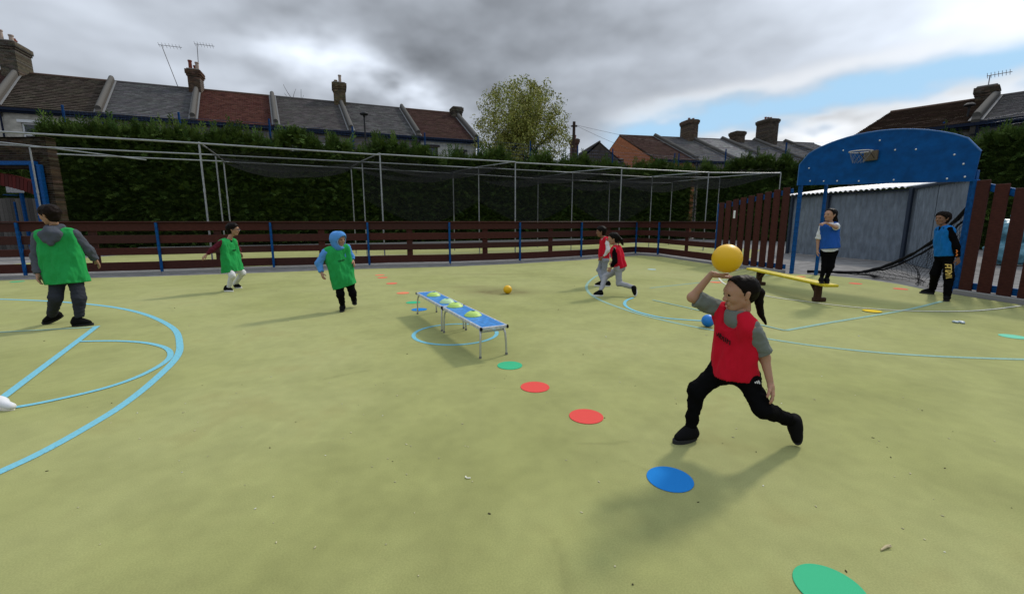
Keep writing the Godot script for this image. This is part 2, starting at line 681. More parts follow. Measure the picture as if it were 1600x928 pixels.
func court_texture() -> ImageTexture:
	var n := 1024
	var fs := []
	for a in [[3, 0.006, 5], [9, 0.035, 4], [21, 0.16, 3]]:
		var f := FastNoiseLite.new()
		f.seed = a[0]
		f.frequency = a[1]
		f.fractal_octaves = a[2]
		var im := f.get_image(n, n)
		im.convert(Image.FORMAT_L8)
		fs.append(im.get_data())
	var out := PackedByteArray()
	out.resize(n * n * 3)
	# worn and dirty spots seen on the surface: x, distance, half sizes, strength
	var stains := [[-0.35, 8.2, 0.62, 0.55, 0.30], [0.1, 8.05, 0.5, 0.35, 0.14], [-0.9, 8.75, 0.5, 0.25, 0.12], [-0.5, 10.9, 1.7, 0.16, 0.10], [2.2, 9.6, 1.0, 0.2, 0.08], [5.4, 7.7, 1.4, 0.5, 0.05]]
	var a0: PackedByteArray = fs[0]
	var a1: PackedByteArray = fs[1]
	var a2: PackedByteArray = fs[2]
	for y in n:
		for x in n:
			var k := y * n + x
			var p := a0[k] / 255.0
			var q := a1[k] / 255.0
			var r := a2[k] / 255.0
			var v := 0.82 + 0.13 * p + 0.11 * (q - 0.5) + 0.06 * (r - 0.5)
			var dirt := smooth(0.60, 0.86, q * 0.55 + p * 0.45) * 0.09
			var j := k * 3
			out[j] = clampi(int(255.0 * (v - dirt * 0.8) * (0.985 + 0.015 * p)), 0, 255)
			out[j + 1] = clampi(int(255.0 * (v - dirt)), 0, 255)
			out[j + 2] = clampi(int(255.0 * (v - dirt * 1.1) * (1.0 - 0.10 * (1.0 - p))), 0, 255)
	for s in stains:
		var px := 22.0 / n
		for y in range(int((s[1] + 4.0 - s[3] * 2.0) / px), int((s[1] + 4.0 + s[3] * 2.0) / px)):
			for x in range(int((s[0] + 12.0 - s[2] * 2.0) / px), int((s[0] + 12.0 + s[2] * 2.0) / px)):
				var k := y * n + x
				var dx: float = ((x + 0.5) * px - 12.0 - s[0]) / s[2]
				var dy: float = ((y + 0.5) * px - 4.0 - s[1]) / s[3]
				var wob := (a1[k] / 255.0 - 0.5) * 1.6 + (a2[k] / 255.0 - 0.5) * 0.7
				var m = exp(-(dx * dx + dy * dy) * 1.6 + wob) * s[4]
				m = minf(m, s[4] * 1.3)
				out[k * 3] = int(out[k * 3] * (1.0 - m * 0.85))
				out[k * 3 + 1] = int(out[k * 3 + 1] * (1.0 - m))
				out[k * 3 + 2] = int(out[k * 3 + 2] * (1.0 - m))
	# rubber scuffs and drag marks
	var r := RandomNumberGenerator.new()
	r.seed = 4242
	for k in 170:
		var p := Vector2(r.randf_range(100, 980), r.randf_range(230, 800))
		var an := r.randf() * TAU
		var bend := r.randf_range(-0.03, 0.03)
		var s := r.randf_range(0.015, 0.055) * (1.0 if r.randf() < 0.7 else -0.7)
		for e in r.randi_range(6, 26):
			p += Vector2(cos(an), sin(an))
			an += bend
			var q := int(p.y) * n + int(p.x)
			if p.x < 2 or p.y < 2 or p.x > n - 3 or p.y > n - 3:
				break
			for c in 3:
				out[q * 3 + c] = clampi(int(out[q * 3 + c] * (1.0 - s)), 0, 255)
				out[(q + 1) * 3 + c] = clampi(int(out[(q + 1) * 3 + c] * (1.0 - s * 0.5)), 0, 255)
	return ImageTexture.create_from_image(Image.create_from_data(n, n, false, Image.FORMAT_RGB8, out))


# ---------------------------------------------------------------- ground
func make_ground() -> void:
	var mb := MB.new()
	mb.fq([Vector3(-350, -0.012, 350), Vector3(350, -0.012, 350), Vector3(350, -0.012, -350), Vector3(-350, -0.012, -350)], Vector3.UP)
	struct("ground", mb.mesh(), M.asphalt)
	var grain := noise_tex("turf_grain", 0.17, 0.86, 1.0, 1024, 4)
	mb = MB.new()
	flat_poly([Vector2(-14, -6), Vector2(9.6, -6), Vector2(9.0, 2), Vector2(8.1, 5.6), Vector2(8.06, 6.9), Vector2(8.0, 8.2), Vector2(8.16, 9.1), Vector2(8.1, 9.9), Vector2(7.75, 10.6), Vector2(6.9, 11.0), Vector2(6.15, 13.3), Vector2(5.6, 16.3), Vector2(5.0, 17.0), Vector2(4.5, 16.7), Vector2(2.5, 15.05), Vector2(0.22, 13.65), Vector2(-1.86, 12.72), Vector2(-4.1, 12.15), Vector2(-6.3, 11.25), Vector2(-8.6, 10.45), Vector2(-11.7, 9.7), Vector2(-14, 9.1)], 0.0, mb)
	for p in mb.v:
		mb.uv.append(Vector2((p.x + 12.0) / 22.0, (-p.z + 4.0) / 22.0))
		mb.uv2.append(Vector2(p.x, p.z) / 1.6)
	var cm := StandardMaterial3D.new()
	cm.albedo_color = Color(0.385, 0.395, 0.170).linear_to_srgb()
	cm.albedo_texture = court_texture()
	cm.roughness = 0.95
	cm.metallic_specular = 0.2
	cm.rim_enabled = true   # the fuzz of the turf pile
	cm.rim = 1.0
	cm.rim_tint = 0.9
	cm.detail_enabled = true
	cm.detail_albedo = grain
	cm.detail_uv_layer = BaseMaterial3D.DETAIL_UV_2
	cm.detail_blend_mode = BaseMaterial3D.BLEND_MODE_MUL
	M["court"] = cm
	struct("court_surface", mb.mesh(), cm)
	# the second pitch under the cage, beyond the timber fence
	mb = MB.new()
	flat_poly([Vector2(-15.5, 11.4), Vector2(-9.6, 12.2), Vector2(-4.4, 14.0), Vector2(0.2, 15.7), Vector2(4.6, 19.2), Vector2(6.7, 18.4), Vector2(8.6, 15.8), Vector2(11.6, 20.5), Vector2(9.5, 27.5), Vector2(3.5, 26.4), Vector2(-6.5, 21.6), Vector2(-15.5, 17.6)], -0.006, mb)
	for p in mb.v:
		mb.uv.append(Vector2((p.x + 3.0) / 22.0, (-p.z + 9.0) / 22.0))
		mb.uv2.append(Vector2(p.x, p.z) / 1.6)
	struct("cage_surface", mb.mesh(), cm)
	mb = MB.new()
	for a in [[Vector2(-9.2, 12.9), Vector2(-4.6, 13.9), Vector2(-2.6, 15.2)], [Vector2(-6.4, 16.6), Vector2(3.6, 20.8)], [Vector2(6.2, 19.2), Vector2(9.6, 21.6)]]:
		ribbon(a, 0.07, -0.002, mb)
	struct("cage_line", mb.mesh(), mat("line_white", 0.66, 0.66, 0.56, 0.85, "cloth", Vector3.ONE * 1.1, 0.0, true))
	# painted lines
	var cyan := mat("line_cyan", 0.19, 0.49, 0.60, 0.8, "grain", Vector3.ONE * 2.2, 0.0, true)
	var pale := mat("line_pale", 0.275, 0.435, 0.365, 0.85, "grain", Vector3.ONE * 2.2, 0.0, true)
	worn(cyan, "worn cyan", 0.16)
	worn(pale, "worn pale", 0.27)
	worn(M.line_white, "worn white", 0.22)
	var y := 0.003
	mb = MB.new()
	ribbon([Vector2(-9.6, 7.36), Vector2(-8.68, 7.30), Vector2(-7.76, 7.14), Vector2(-6.72, 6.84), Vector2(-5.85, 6.46), Vector2(-5.02, 5.94), Vector2(-4.17, 5.24), Vector2(-3.6, 4.58), Vector2(-3.25, 4.07), Vector2(-2.97, 3.45), Vector2(-2.8, 2.97), Vector2(-2.73, 2.64), Vector2(-2.69, 2.33), Vector2(-2.70, 2.1), Vector2(-2.75, 1.7)], 0.062, y, mb)
	struct("arc_line", mb.mesh(), cyan)
	mb = MB.new()
	ribbon([Vector2(-4.80, 4.65), Vector2(-4.38, 4.67), Vector2(-4.0, 4.60), Vector2(-3.64, 4.42), Vector2(-3.39, 4.18), Vector2(-3.245, 3.91), Vector2(-3.18, 3.58), Vector2(-3.21, 3.32), Vector2(-3.34, 3.10), Vector2(-3.53, 2.92), Vector2(-3.9, 2.75)], 0.05, y + 0.0015, mb)
	struct("key_arc_line", mb.mesh(), cyan)
	mb = MB.new()
	ribbon([Vector2(-5.22, 5.36), Vector2(-3.8, 3.08)], 0.06, y + 0.003, mb)
	struct("key_line", mb.mesh(), cyan)
	mb = MB.new()
	ribbon([Vector2(-8.0, 4.5), Vector2(-6.09, 5.06), Vector2(-5.19, 5.32)], 0.05, y + 0.0015, mb)
	struct("key_line", mb.mesh(), pale)
	mb = MB.new()
	var ring := []
	for k in 24:
		ring.append(Vector2(-0.664 + 0.485 * cos(TAU * k / 24), 5.0 + 0.485 * sin(TAU * k / 24)))
	ribbon(ring, 0.045, y, mb, true, 3)
	struct("circle_line", mb.mesh(), cyan)
	mb = MB.new()
	ribbon([Vector2(2.75, 11.75), Vector2(2.36, 11.1), Vector2(2.0, 10.4), Vector2(1.58, 9.1), Vector2(1.43, 8.1), Vector2(1.47, 7.28), Vector2(1.63, 6.62), Vector2(1.8, 6.14), Vector2(2.05, 5.66), Vector2(2.38, 5.22), Vector2(2.9, 4.74), Vector2(3.27, 4.45), Vector2(3.88, 4.18), Vector2(4.89, 4.02), Vector2(5.8, 4.05)], 0.055, y, mb)
	struct("arc_line", mb.mesh(), pale)
	mb = MB.new()
	ribbon([Vector2(2.1, 7.45), Vector2(1.9, 7.16), Vector2(1.785, 6.78), Vector2(1.79, 6.41), Vector2(1.9, 6.1), Vector2(2.1, 5.83), Vector2(2.54, 5.66), Vector2(2.9, 5.62)], 0.05, y + 0.0015, mb)
	struct("key_arc_line", mb.mesh(), cyan)
	mb = MB.new()
	ribbon([Vector2(2.36, 7.22), Vector2(2.77, 6.36), Vector2(3.21, 5.34), Vector2(3.30, 5.14)], 0.045, y + 0.003, mb)
	struct("key_line", mb.mesh(), pale)
	mb = MB.new()
	ribbon([Vector2(3.31, 5.14), Vector2(4.17, 5.57), Vector2(5.84, 6.37), Vector2(7.1, 7.1)], 0.055, y + 0.0015, mb)
	struct("key_line", mb.mesh(), pale)
	mb = MB.new()
	ribbon([Vector2(2.74, 8.58), Vector2(3.81, 9.2), Vector2(4.73, 9.75), Vector2(6.9, 11.1)], 0.05, y, mb)
	struct("key_line", mb.mesh(), pale)
	mb = MB.new()
	ribbon([Vector2(6.5, 12.2), Vector2(6.0, 11.7), Vector2(5.05, 10.5), Vector2(4.68, 9.73), Vector2(4.45, 8.84), Vector2(4.5, 7.62), Vector2(4.87, 7.02), Vector2(5.33, 6.53), Vector2(5.87, 6.30), Vector2(6.55, 6.27), Vector2(7.17, 6.41), Vector2(7.95, 6.7)], 0.042, y + 0.005, mb)
	struct("goal_arc_line", mb.mesh(), M.line_white)


func post_mesh(s: Vector3, b := 0.008) -> ArrayMesh:
	var mb := MB.new()
	mb.bev(Transform3D(Basis(), Vector3.ZERO), s, b)
	return mb.mesh()


# ---------------------------------------------------------------- timber rail fence
func make_fence() -> void:
	var pts := [Vector2(-14.2, 9.65), Vector2(-11.6, 10.40), Vector2(-9.0, 11.22), Vector2(-6.68, 12.25), Vector2(-4.22, 12.93), Vector2(-1.92, 13.47), Vector2(0.235, 14.43), Vector2(2.46, 15.84), Vector2(5.0, 17.85), Vector2(5.72, 17.05), Vector2(6.38, 13.62)]
	var f := thing("rail_fence", "long dark brown timber rail fence with slim blue posts round the court", "fence", W(0.235, 14.43))
	var inv := -f.position
	var stains := [M.stain_brown, M.stain_brown_2, M.stain_brown_3]
	var post := post_mesh(Vector3(0.055, 1.27, 0.06))
	for k in pts.size():
		if k < pts.size() - 1:
			var a: Vector2 = pts[k]
			var b: Vector2 = pts[k + 1]
			var l := a.distance_to(b)
			var bs := along(W(b.x, b.y) - W(a.x, a.y))
			if bs.z.z < 0:
				bs = Basis(-bs.x, bs.y, -bs.z)
			var mid := W((a.x + b.x) * 0.5, (a.y + b.y) * 0.5)
			for q in [[1.165, 0.205], [0.86, 0.20], [0.555, 0.175], [0.19, 0.215]]:
				var e := rng.randf_range(-0.008, 0.008)
				part("rail_board", post_mesh(Vector3(l - 0.008, q[1], 0.045), 0.006), stains[rng.randi() % 3], f, Transform3D(bs.rotated(Vector3.UP, 0.0), mid + Vector3(0, q[0] + e, 0) + inv))
			part("top_rail", post_mesh(Vector3(l - 0.003, 0.032, 0.15), 0.008), stains[rng.randi() % 3], f, Transform3D(bs, mid + Vector3(0, 1.286, 0) + inv))
			if l > 1.5:
				part("spacer_board", post_mesh(Vector3(0.17, 1.06, 0.04), 0.006), stains[rng.randi() % 3], f, Transform3D(bs, mid - bs.z * 0.045 + Vector3(0, 0.70, 0) + inv))
		if k > 0 and k < pts.size() - 1:
			var t: Vector2 = (pts[k + 1] - pts[k - 1]).normalized()
			var bs2 := along(W(t.x, t.y))
			if bs2.z.z < 0:
				bs2 = Basis(-bs2.x, bs2.y, -bs2.z)
			part("post", post, M.blue_steel, f, Transform3D(bs2, W(pts[k].x, pts[k].y, 0.635) + bs2.z * 0.054 + inv))
	# concrete edging below the fence
	var mb := MB.new()
	for k in pts.size() - 1:
		var a: Vector2 = pts[k]
		var b: Vector2 = pts[k + 1]
		var bs := along(W(b.x, b.y) - W(a.x, a.y))
		mb.box(Transform3D(bs, W((a.x + b.x) * 0.5, (a.y + b.y) * 0.5, 0.012)), Vector3(a.distance_to(b), 0.05, 0.2))
	struct("kerb", mb.mesh(), M.concrete)


# a side of the goal: upright boards between blue rails, tops along a slope
func slat_wing(called: String, label: String, a: Vector2, b: Vector2, ha: float, hb: float, n: int, w: float) -> void:
	var t := thing(called, label, "fence", W(a.x, a.y), 0.0, "")
	var d := W(b.x, b.y) - W(a.x, a.y)
	var bs := along(d)
	if bs.z.x > 0:
		bs = Basis(-bs.x, bs.y, -bs.z)
	var l := d.length()
	var dir := d.normalized()
	var stains := [M.stain_brown, M.stain_brown_2, M.stain_brown_3]
	for k in n:
		var s := (k + 0.5) / n
		var h := lerpf(ha, hb, s) + rng.randf_range(-0.006, 0.006)
		part("slat", post_mesh(Vector3(w, h - 0.06, 0.032), 0.005), stains[(k * 7 + k / 2) % 3], t, Transform3D(bs, dir * l * s + Vector3(0, h * 0.5 + 0.05, 0) + bs.z * 0.05))
	if ha < hb:
		part("notice", post_mesh(Vector3(0.075, 0.22, 0.006), 0.002), mat("notice_white", 0.7, 0.7, 0.7, 0.6), t, Transform3D(bs, dir * l * (2.5 / n) + Vector3(0, 1.50, 0) + bs.z * 0.072))
	for q in [0.16, -0.09]:
		var y0: float = q if q > 0 else ha + q
		var y1: float = q if q > 0 else hb + q
		var dd := d + Vector3(0, y1 - y0, 0)
		var b2 := along(dd)
		part("rail", post_mesh(Vector3(dd.length(), 0.12, 0.05), 0.006), M.blue_steel, t, Transform3D(b2, d * 0.5 + Vector3(0, (y0 + y1) * 0.5, 0)))
	part("post", post_mesh(Vector3(0.07, ha, 0.07)), M.blue_steel, t, Transform3D(bs, Vector3(0, ha * 0.5, 0) - dir * 0.02))
	var mb := MB.new()
	mb.bev(Transform3D(bs, W((a.x + b.x) * 0.5, (a.y + b.y) * 0.5, 0.03) + bs.z * 0.04), Vector3(l, 0.1, 0.16), 0.012)
	struct("kerb", mb.mesh(), M.concrete)


func make_goal() -> void:
	var a := Vector2(7.02, 11.0)
	var b := Vector2(8.2, 8.03)
	slat_wing("slatted_wing", "dark brown slatted wing sloping up to the goal, beside the rail fence", Vector2(6.29, 13.5), Vector2(6.98, 11.14), 1.82, 2.14, 9, 0.195)
	slat_wing("slatted_wing", "dark brown slatted wing in front of the pale blue bags", Vector2(8.22, 7.95), Vector2(8.32, 4.6), 2.03, 1.08, 11, 0.21)
	var t := thing("goal_arch", "blue goal arch with a round-topped panel above the goal mouth", "goal", W(a.x, a.y))
	var d := W(b.x, b.y) - W(a.x, a.y)
	var l := d.length()
	var bs := along(d)
	if bs.z.x > 0:
		bs = Basis(-bs.x, bs.y, -bs.z)
	var x := d.normalized()
	var o := Basis(x, Vector3.UP, x.cross(Vector3.UP))
	if o.z.x > 0:
		o.z = -o.z
	var lean := -0.17   # the lower edge falls a little to the right
	var poly := PackedVector2Array([Vector2(-0.03, 2.17), Vector2(l + 0.03, 2.17 + lean), Vector2(l + 0.06, 2.51)])
	for k in 15:
		var s := (k + 1) / 16.0
		poly.append(Vector2(lerpf(l + 0.06, -0.03, s), lerpf(2.51, 2.66, s) + 0.56 * sqrt(maxf(1.0 - pow(2.0 * s - 1.0, 2.0), 0.0)) * (0.86 + 0.14 * sin(PI * s))))
	poly.append(Vector2(-0.03, 2.66))
	var mb := MB.new()
	mb.prism(Transform3D(o, Vector3.ZERO), poly, 0.022)
	var panel := part("panel", mb.mesh(), M.blue_panel, t)
	mb = MB.new()
	var rimp := []
	for k in range(2, poly.size()):
		rimp.append(o * Vector3(poly[k].x, poly[k].y, 0.012))
	rimp.append(o * Vector3(poly[0].x, poly[0].y, 0.012))
	mb.tube(rimp, 0.016, 6)
	part("rim", mb.mesh(), mat("blue_light", 0.035, 0.125, 0.33, 0.4), t)
	mb = MB.new()
	mb.sphere(Transform3D(Basis.from_scale(Vector3(0.018, 0.018, 0.008)), Vector3.ZERO), 5, 8)
	var bolt := mb.mesh()
	for q in [[0.22, 2.55], [0.28, 2.25], [0.95, 2.85], [0.9, 2.2], [1.35, 2.16], [2.0, 2.13], [1.95, 2.72], [2.3, 2.68], [2.9, 2.5], [3.05, 2.32], [3.1, 2.09], [2.85, 2.08], [1.65, 2.95], [0.6, 2.22]]:
		part("bolt", bolt, M.bolt, panel, Transform3D(o, o * Vector3(q[0], q[1], 0.024)))
	part("post", post_mesh(Vector3(0.075, 2.45, 0.075)), M.blue_steel, t, Transform3D(bs, Vector3(0, 1.225, 0) - bs.z * 0.07))
	part("post", post_mesh(Vector3(0.085, 2.2, 0.085)), M.blue_steel, t, Transform3D(bs, d + Vector3(0, 1.1, 0) - bs.z * 0.07))
	part("post", post_mesh(Vector3(0.062, 2.15, 0.062)), M.blue_steel, t, Transform3D(bs, x * 0.46 + Vector3(0, 1.075, 0) - bs.z * 0.3))
	# hoop
	var hp := thing("basketball_hoop", "small basketball hoop with sagging net fixed on the blue panel", "hoop", W(a.x, a.y) + o * Vector3(1.52, 2.70, 0.03))
	mb = MB.new()
	mb.bev(Transform3D(o, o * Vector3(0.02, -0.04, 0.03)), Vector3(0.26, 0.2, 0.055), 0.01)
	part("bracket", mb.mesh(), mat("bracket_tan", 0.19, 0.15, 0.11, 0.7, "streak", Vector3.ONE * 3.0), hp)
	mb = MB.new()
	var hc: Vector3 = o * Vector3(-0.02, 0.035, 0.30)
	var rp := []
	for k in 25:
		rp.append(hc + o * Vector3(0.20 * cos(TAU * k / 24), 0, 0.20 * sin(TAU * k / 24)))
	mb.tube(rp, 0.011, 6)
	part("rim", mb.mesh(), mat("rim_pale", 0.50, 0.47, 0.45, 0.4), hp)
	for s in [-1, 1]:
		mb = MB.new()
		mb.tube([o * Vector3(0.02 + 0.09 * s, -0.1, 0.055), hc + o * Vector3(0.10 * s, 0, -0.1)], 0.009, 5)
		part("brace", mb.mesh(), mat("brace_dark", 0.07, 0.055, 0.045, 0.6), hp)
	mb = MB.new()
	for k in 10:
		for s in [-1, 1]:
			var line := []
			for q in 4:
				var an: float = TAU * k / 10 + s * q * 0.31
				var r := 0.195 - 0.035 * q
				line.append(hc + o * Vector3(r * cos(an) - 0.01 * q, -0.075 * q, r * sin(an)))
			mb.tube(line, 0.0022, 4, false)
	part("net", mb.mesh(), mat("net_pale", 0.20, 0.21, 0.23, 0.9), hp)
	# goal net, unhooked at the left and lying along the ground
	var gn := thing("goal_net", "slack black goal net hanging off the right goal post onto the ground", "net", W(7.9, 9.6))
	var off := -gn.position
	var top := [W(8.42, 8.1, 1.72), W(8.55, 8.6, 1.25), W(8.66, 9.1, 0.86), W(8.72, 9.7, 0.50), W(8.66, 10.2, 0.24), W(8.45, 10.55, 0.09), W(8.0, 10.85, 0.05), W(7.4, 11.05, 0.045)]
	mb = MB.new()
	var line := []
	var rad := []
	for k in top.size() - 1:
		for s in 5:
			line.append((top[k] as Vector3).cubic_interpolate(top[k + 1], top[maxi(k - 1, 0)], top[mini(k + 2, top.size() - 1)], s / 5.0) + off + Vector3(rng.randf_range(-1, 1), rng.randf_range(0, 1), rng.randf_range(-1, 1)) * 0.012)
			rad.append(rng.randf_range(0.022, 0.045))
	mb.tube(line, rad, 6)
	var line2 := []
	for k in line.size():
		line2.append(line[k] + Vector3(0.05, -0.03 if k < 22 else 0.0, 0.09) + Vector3(rng.randf_range(-1, 1), rng.randf_range(0, 1), rng.randf_range(-1, 1)) * 0.015)
	mb.tube(line2, 0.02, 5)
	part("gathered_edge", mb.mesh(), M.cord_black, gn)
	# strands spreading from the gathered edge down to the ground
	mb = MB.new()
	var cols := 44
	var rows := 20
	var grid := []
	for c in cols:
		var f := c / (cols - 1.0) * (line.size() * 0.86)
		var p0: Vector3 = line[mini(int(f), line.size() - 1)].lerp(line[mini(int(f) + 1, line.size() - 1)], f - int(f))
		var foot := (W(8.25, 7.95, 0.02).lerp(W(8.5, 10.5, 0.02), pow(c / (cols - 1.0), 0.9)) + Vector3(0.25 * sin(c * 0.35), 0, 0)) + off
		foot.x += 0.35 * sin(PI * c / (cols - 1.0)) - 0.12
		var colp := []
		for r in rows:
			var q := r / (rows - 1.0)
			var p := p0.lerp(foot, q)
			p.y = maxf(lerpf(p0.y, foot.y, q) - 0.15 * sin(PI * q) * minf(p0.y, 1.0), 0.012) + 0.01 * sin(c * 1.7 + r)
			p.x += 0.05 * sin(c * 0.8 + r * 0.5)
			colp.append(p)
		grid.append(colp)
	for c in cols:
		mb.tube(grid[c], 0.0035, 3, false)
	for r in range(1, rows):
		var rowp := []
		for c in cols:
			rowp.append(grid[c][r])
		mb.tube(rowp, 0.0035, 3, false)
	part("netting", mb.mesh(), M.net_black, gn)


# ---------------------------------------------------------------- metal shed and bags beyond the goal
func corrugated(mb: MB, p: Vector3, d: Vector3, up: Vector3, pitch := 0.15, depth := 0.028) -> void:
	var l := d.length()
	var x := d / l
	var z := x.cross(up).normalized()
	if z.dot(-(p + d * 0.5)) < 0:
		z = -z
	var n := int(l / pitch) * 4
	for k in n:
		var q := []
		for e in 2:
			var s := float(k + e) / n * l
			var w := sin(TAU * s / pitch)
			q.append(p + x * s + z * depth * clampf(w * 1.6, -1, 1) * 0.5)
		mb.fq([q[0], q[1], q[1] + up, q[0] + up], z)


func make_shed() -> void:
	var c := Vector2(12.5, 13.9)
	var a := Vector2(11.55, 18.3)
	var b := Vector2(10.95, 10.75)
	var t := thing("metal_shed", "long grey corrugated metal shed with dark uprights behind the goal", "shed", W(c.x, c.y))
	var o := -t.position
	var h := 2.3
	# each wall sheet between uprights is a panel
	for w in [[a, c, 3, 2.32, 2.32], [c, b, 2, 2.32, 2.32]]:
		for k in w[2]:
			var p: Vector2 = w[0].lerp(w[1], float(k) / w[2])
			var q: Vector2 = w[0].lerp(w[1], (k + 1.0) / w[2])
			var mb := MB.new()
			corrugated(mb, W(p.x, p.y), W(q.x, q.y) - W(p.x, p.y), Vector3(0, h, 0), 0.19, 0.022)
			for i in mb.v.size():
				mb.v[i] += o
			part("wall_sheet", mb.mesh(), M.shed_grey, t)
	var post := post_mesh(Vector3(0.10, h + 0.05, 0.10))
	for p in [a, a.lerp(c, 0.36), c + Vector2(-0.06, -0.02)]:
		part("upright", post, M.shed_post, t, Transform3D(along(W(c.x - a.x, c.y - a.y)), W(p.x - 0.07, p.y, h * 0.5) + o))
	part("eaves_beam", post_mesh(Vector3(a.distance_to(c), 0.05, 0.07)), M.shed_post, t, Transform3D(along(W(c.x - a.x, c.y - a.y)), W((a.x + c.x) * 0.5 - 0.09, (a.y + c.y) * 0.5, h - 0.02) + o))
	part("eaves_beam", post_mesh(Vector3(b.distance_to(c), 0.08, 0.07)), M.shed_post, t, Transform3D(along(W(b.x - c.x, b.y - c.y)), W((b.x + c.x) * 0.5 - 0.05, (b.y + c.y) * 0.5, h + 0.02) + o))
	# roof: white corrugated sheets rising away from the eaves
	for k in 3:
		var p: Vector2 = a.lerp(c, k / 3.0) + Vector2(-0.28, 0)
		var q: Vector2 = a.lerp(c, (k + 1.0) / 3.0) + Vector2(-0.28, 0)
		var mb := MB.new()
		var up := Vector3(2.6, 0.34, -0.7)
		var l := W(q.x, q.y) - W(p.x, p.y)
		var n := 40
		for e in n:
			var s0 := l * (float(e) / n)
			var s1 := l * ((e + 1.0) / n)
			var y0 := Vector3(0, 0.03 * sin(TAU * e / 5.0), 0)
			var y1 := Vector3(0, 0.03 * sin(TAU * (e + 1) / 5.0), 0)
			var base := W(p.x, p.y, h + 0.06) + o
			mb.fq([base + s0 + y0, base + s1 + y1, base + s1 + y1 + up, base + s0 + y0 + up], Vector3.UP)
		part("roof_sheet", mb.mesh(), M.roof_white, t)
	# returns of the nearer block, so that it has depth
	var ray := Vector2(b.x, b.y).normalized() * 2.4
	for q in [[b, b + ray], [b + ray, c + ray]]:
		var mb2 := MB.new()
		corrugated(mb2, W(q[0].x, q[0].y) + o, W(q[1].x - q[0].x, q[1].y - q[0].y), Vector3(0, h, 0), 0.19, 0.022)
		part("wall_sheet", mb2.mesh(), M.shed_grey, t)
	var mb3 := MB.new()
	mb3.fq([W(b.x, b.y, h) + o, W(b.x + ray.x, b.y + ray.y, h) + o, W(c.x + ray.x, c.y + ray.y, h) + o, W(c.x, c.y, h) + o], Vector3.UP)
	part("roof_sheet", mb3.mesh(), M.shed_grey, t)
	# stacked pale blue bags
	var nf := FastNoiseLite.new()
	nf.frequency = 3.2
	nf.fractal_octaves = 3
	var blue := mat("bag_blue", 0.17, 0.42, 0.53, 0.38, "blotch", Vector3.ONE * 1.5)
	var k2 := 0
	for q in [[0.0, 0.40, 0.46, 0.38], [0.05, 1.02, 0.44, 0.33], [0.16, 1.50, 0.32, 0.22], [1.3, 0.34, 0.42, 0.32]]:
		var s := SDF.new()
		var base := W(15.3 + q[0], 13.1 - q[0] * 0.4, q[1])
		var x := Vector3(0.8, 0, 0.6)
		s.cap(base - x * q[2], base + x * q[2], q[3], q[3] * 0.95, 0.1)
		s.cap(base - x * q[2] * 0.8 + Vector3(0, -q[3] * 0.2, 0), base + x * q[2] * 0.9, q[3] * 1.02, q[3], 0.1)
		var mbb := MB.new()
		var at := W(15.3 + q[0], 13.1 - q[0] * 0.4, maxf(q[1] - q[3], 0.0))
		s.into(mbb, 0.045, nf, 0.09)
		for i in mbb.v.size():
			mbb.v[i] -= at
			mbb.v[i].y = maxf(mbb.v[i].y, 0.0)
		var bag := part("storage_bag", mbb.mesh(), blue, self, Transform3D(Basis(), at))
		tag(bag, ["full pale blue bag at the foot of the stack behind the slats", "rounded pale blue bag on the middle of the stack behind the slats", "small pale blue bag topping the stack behind the slats", "pale blue bag lying on the ground beside the bag stack"][k2], "bag", "pale blue bags behind the slatted wing")
		k2 += 1


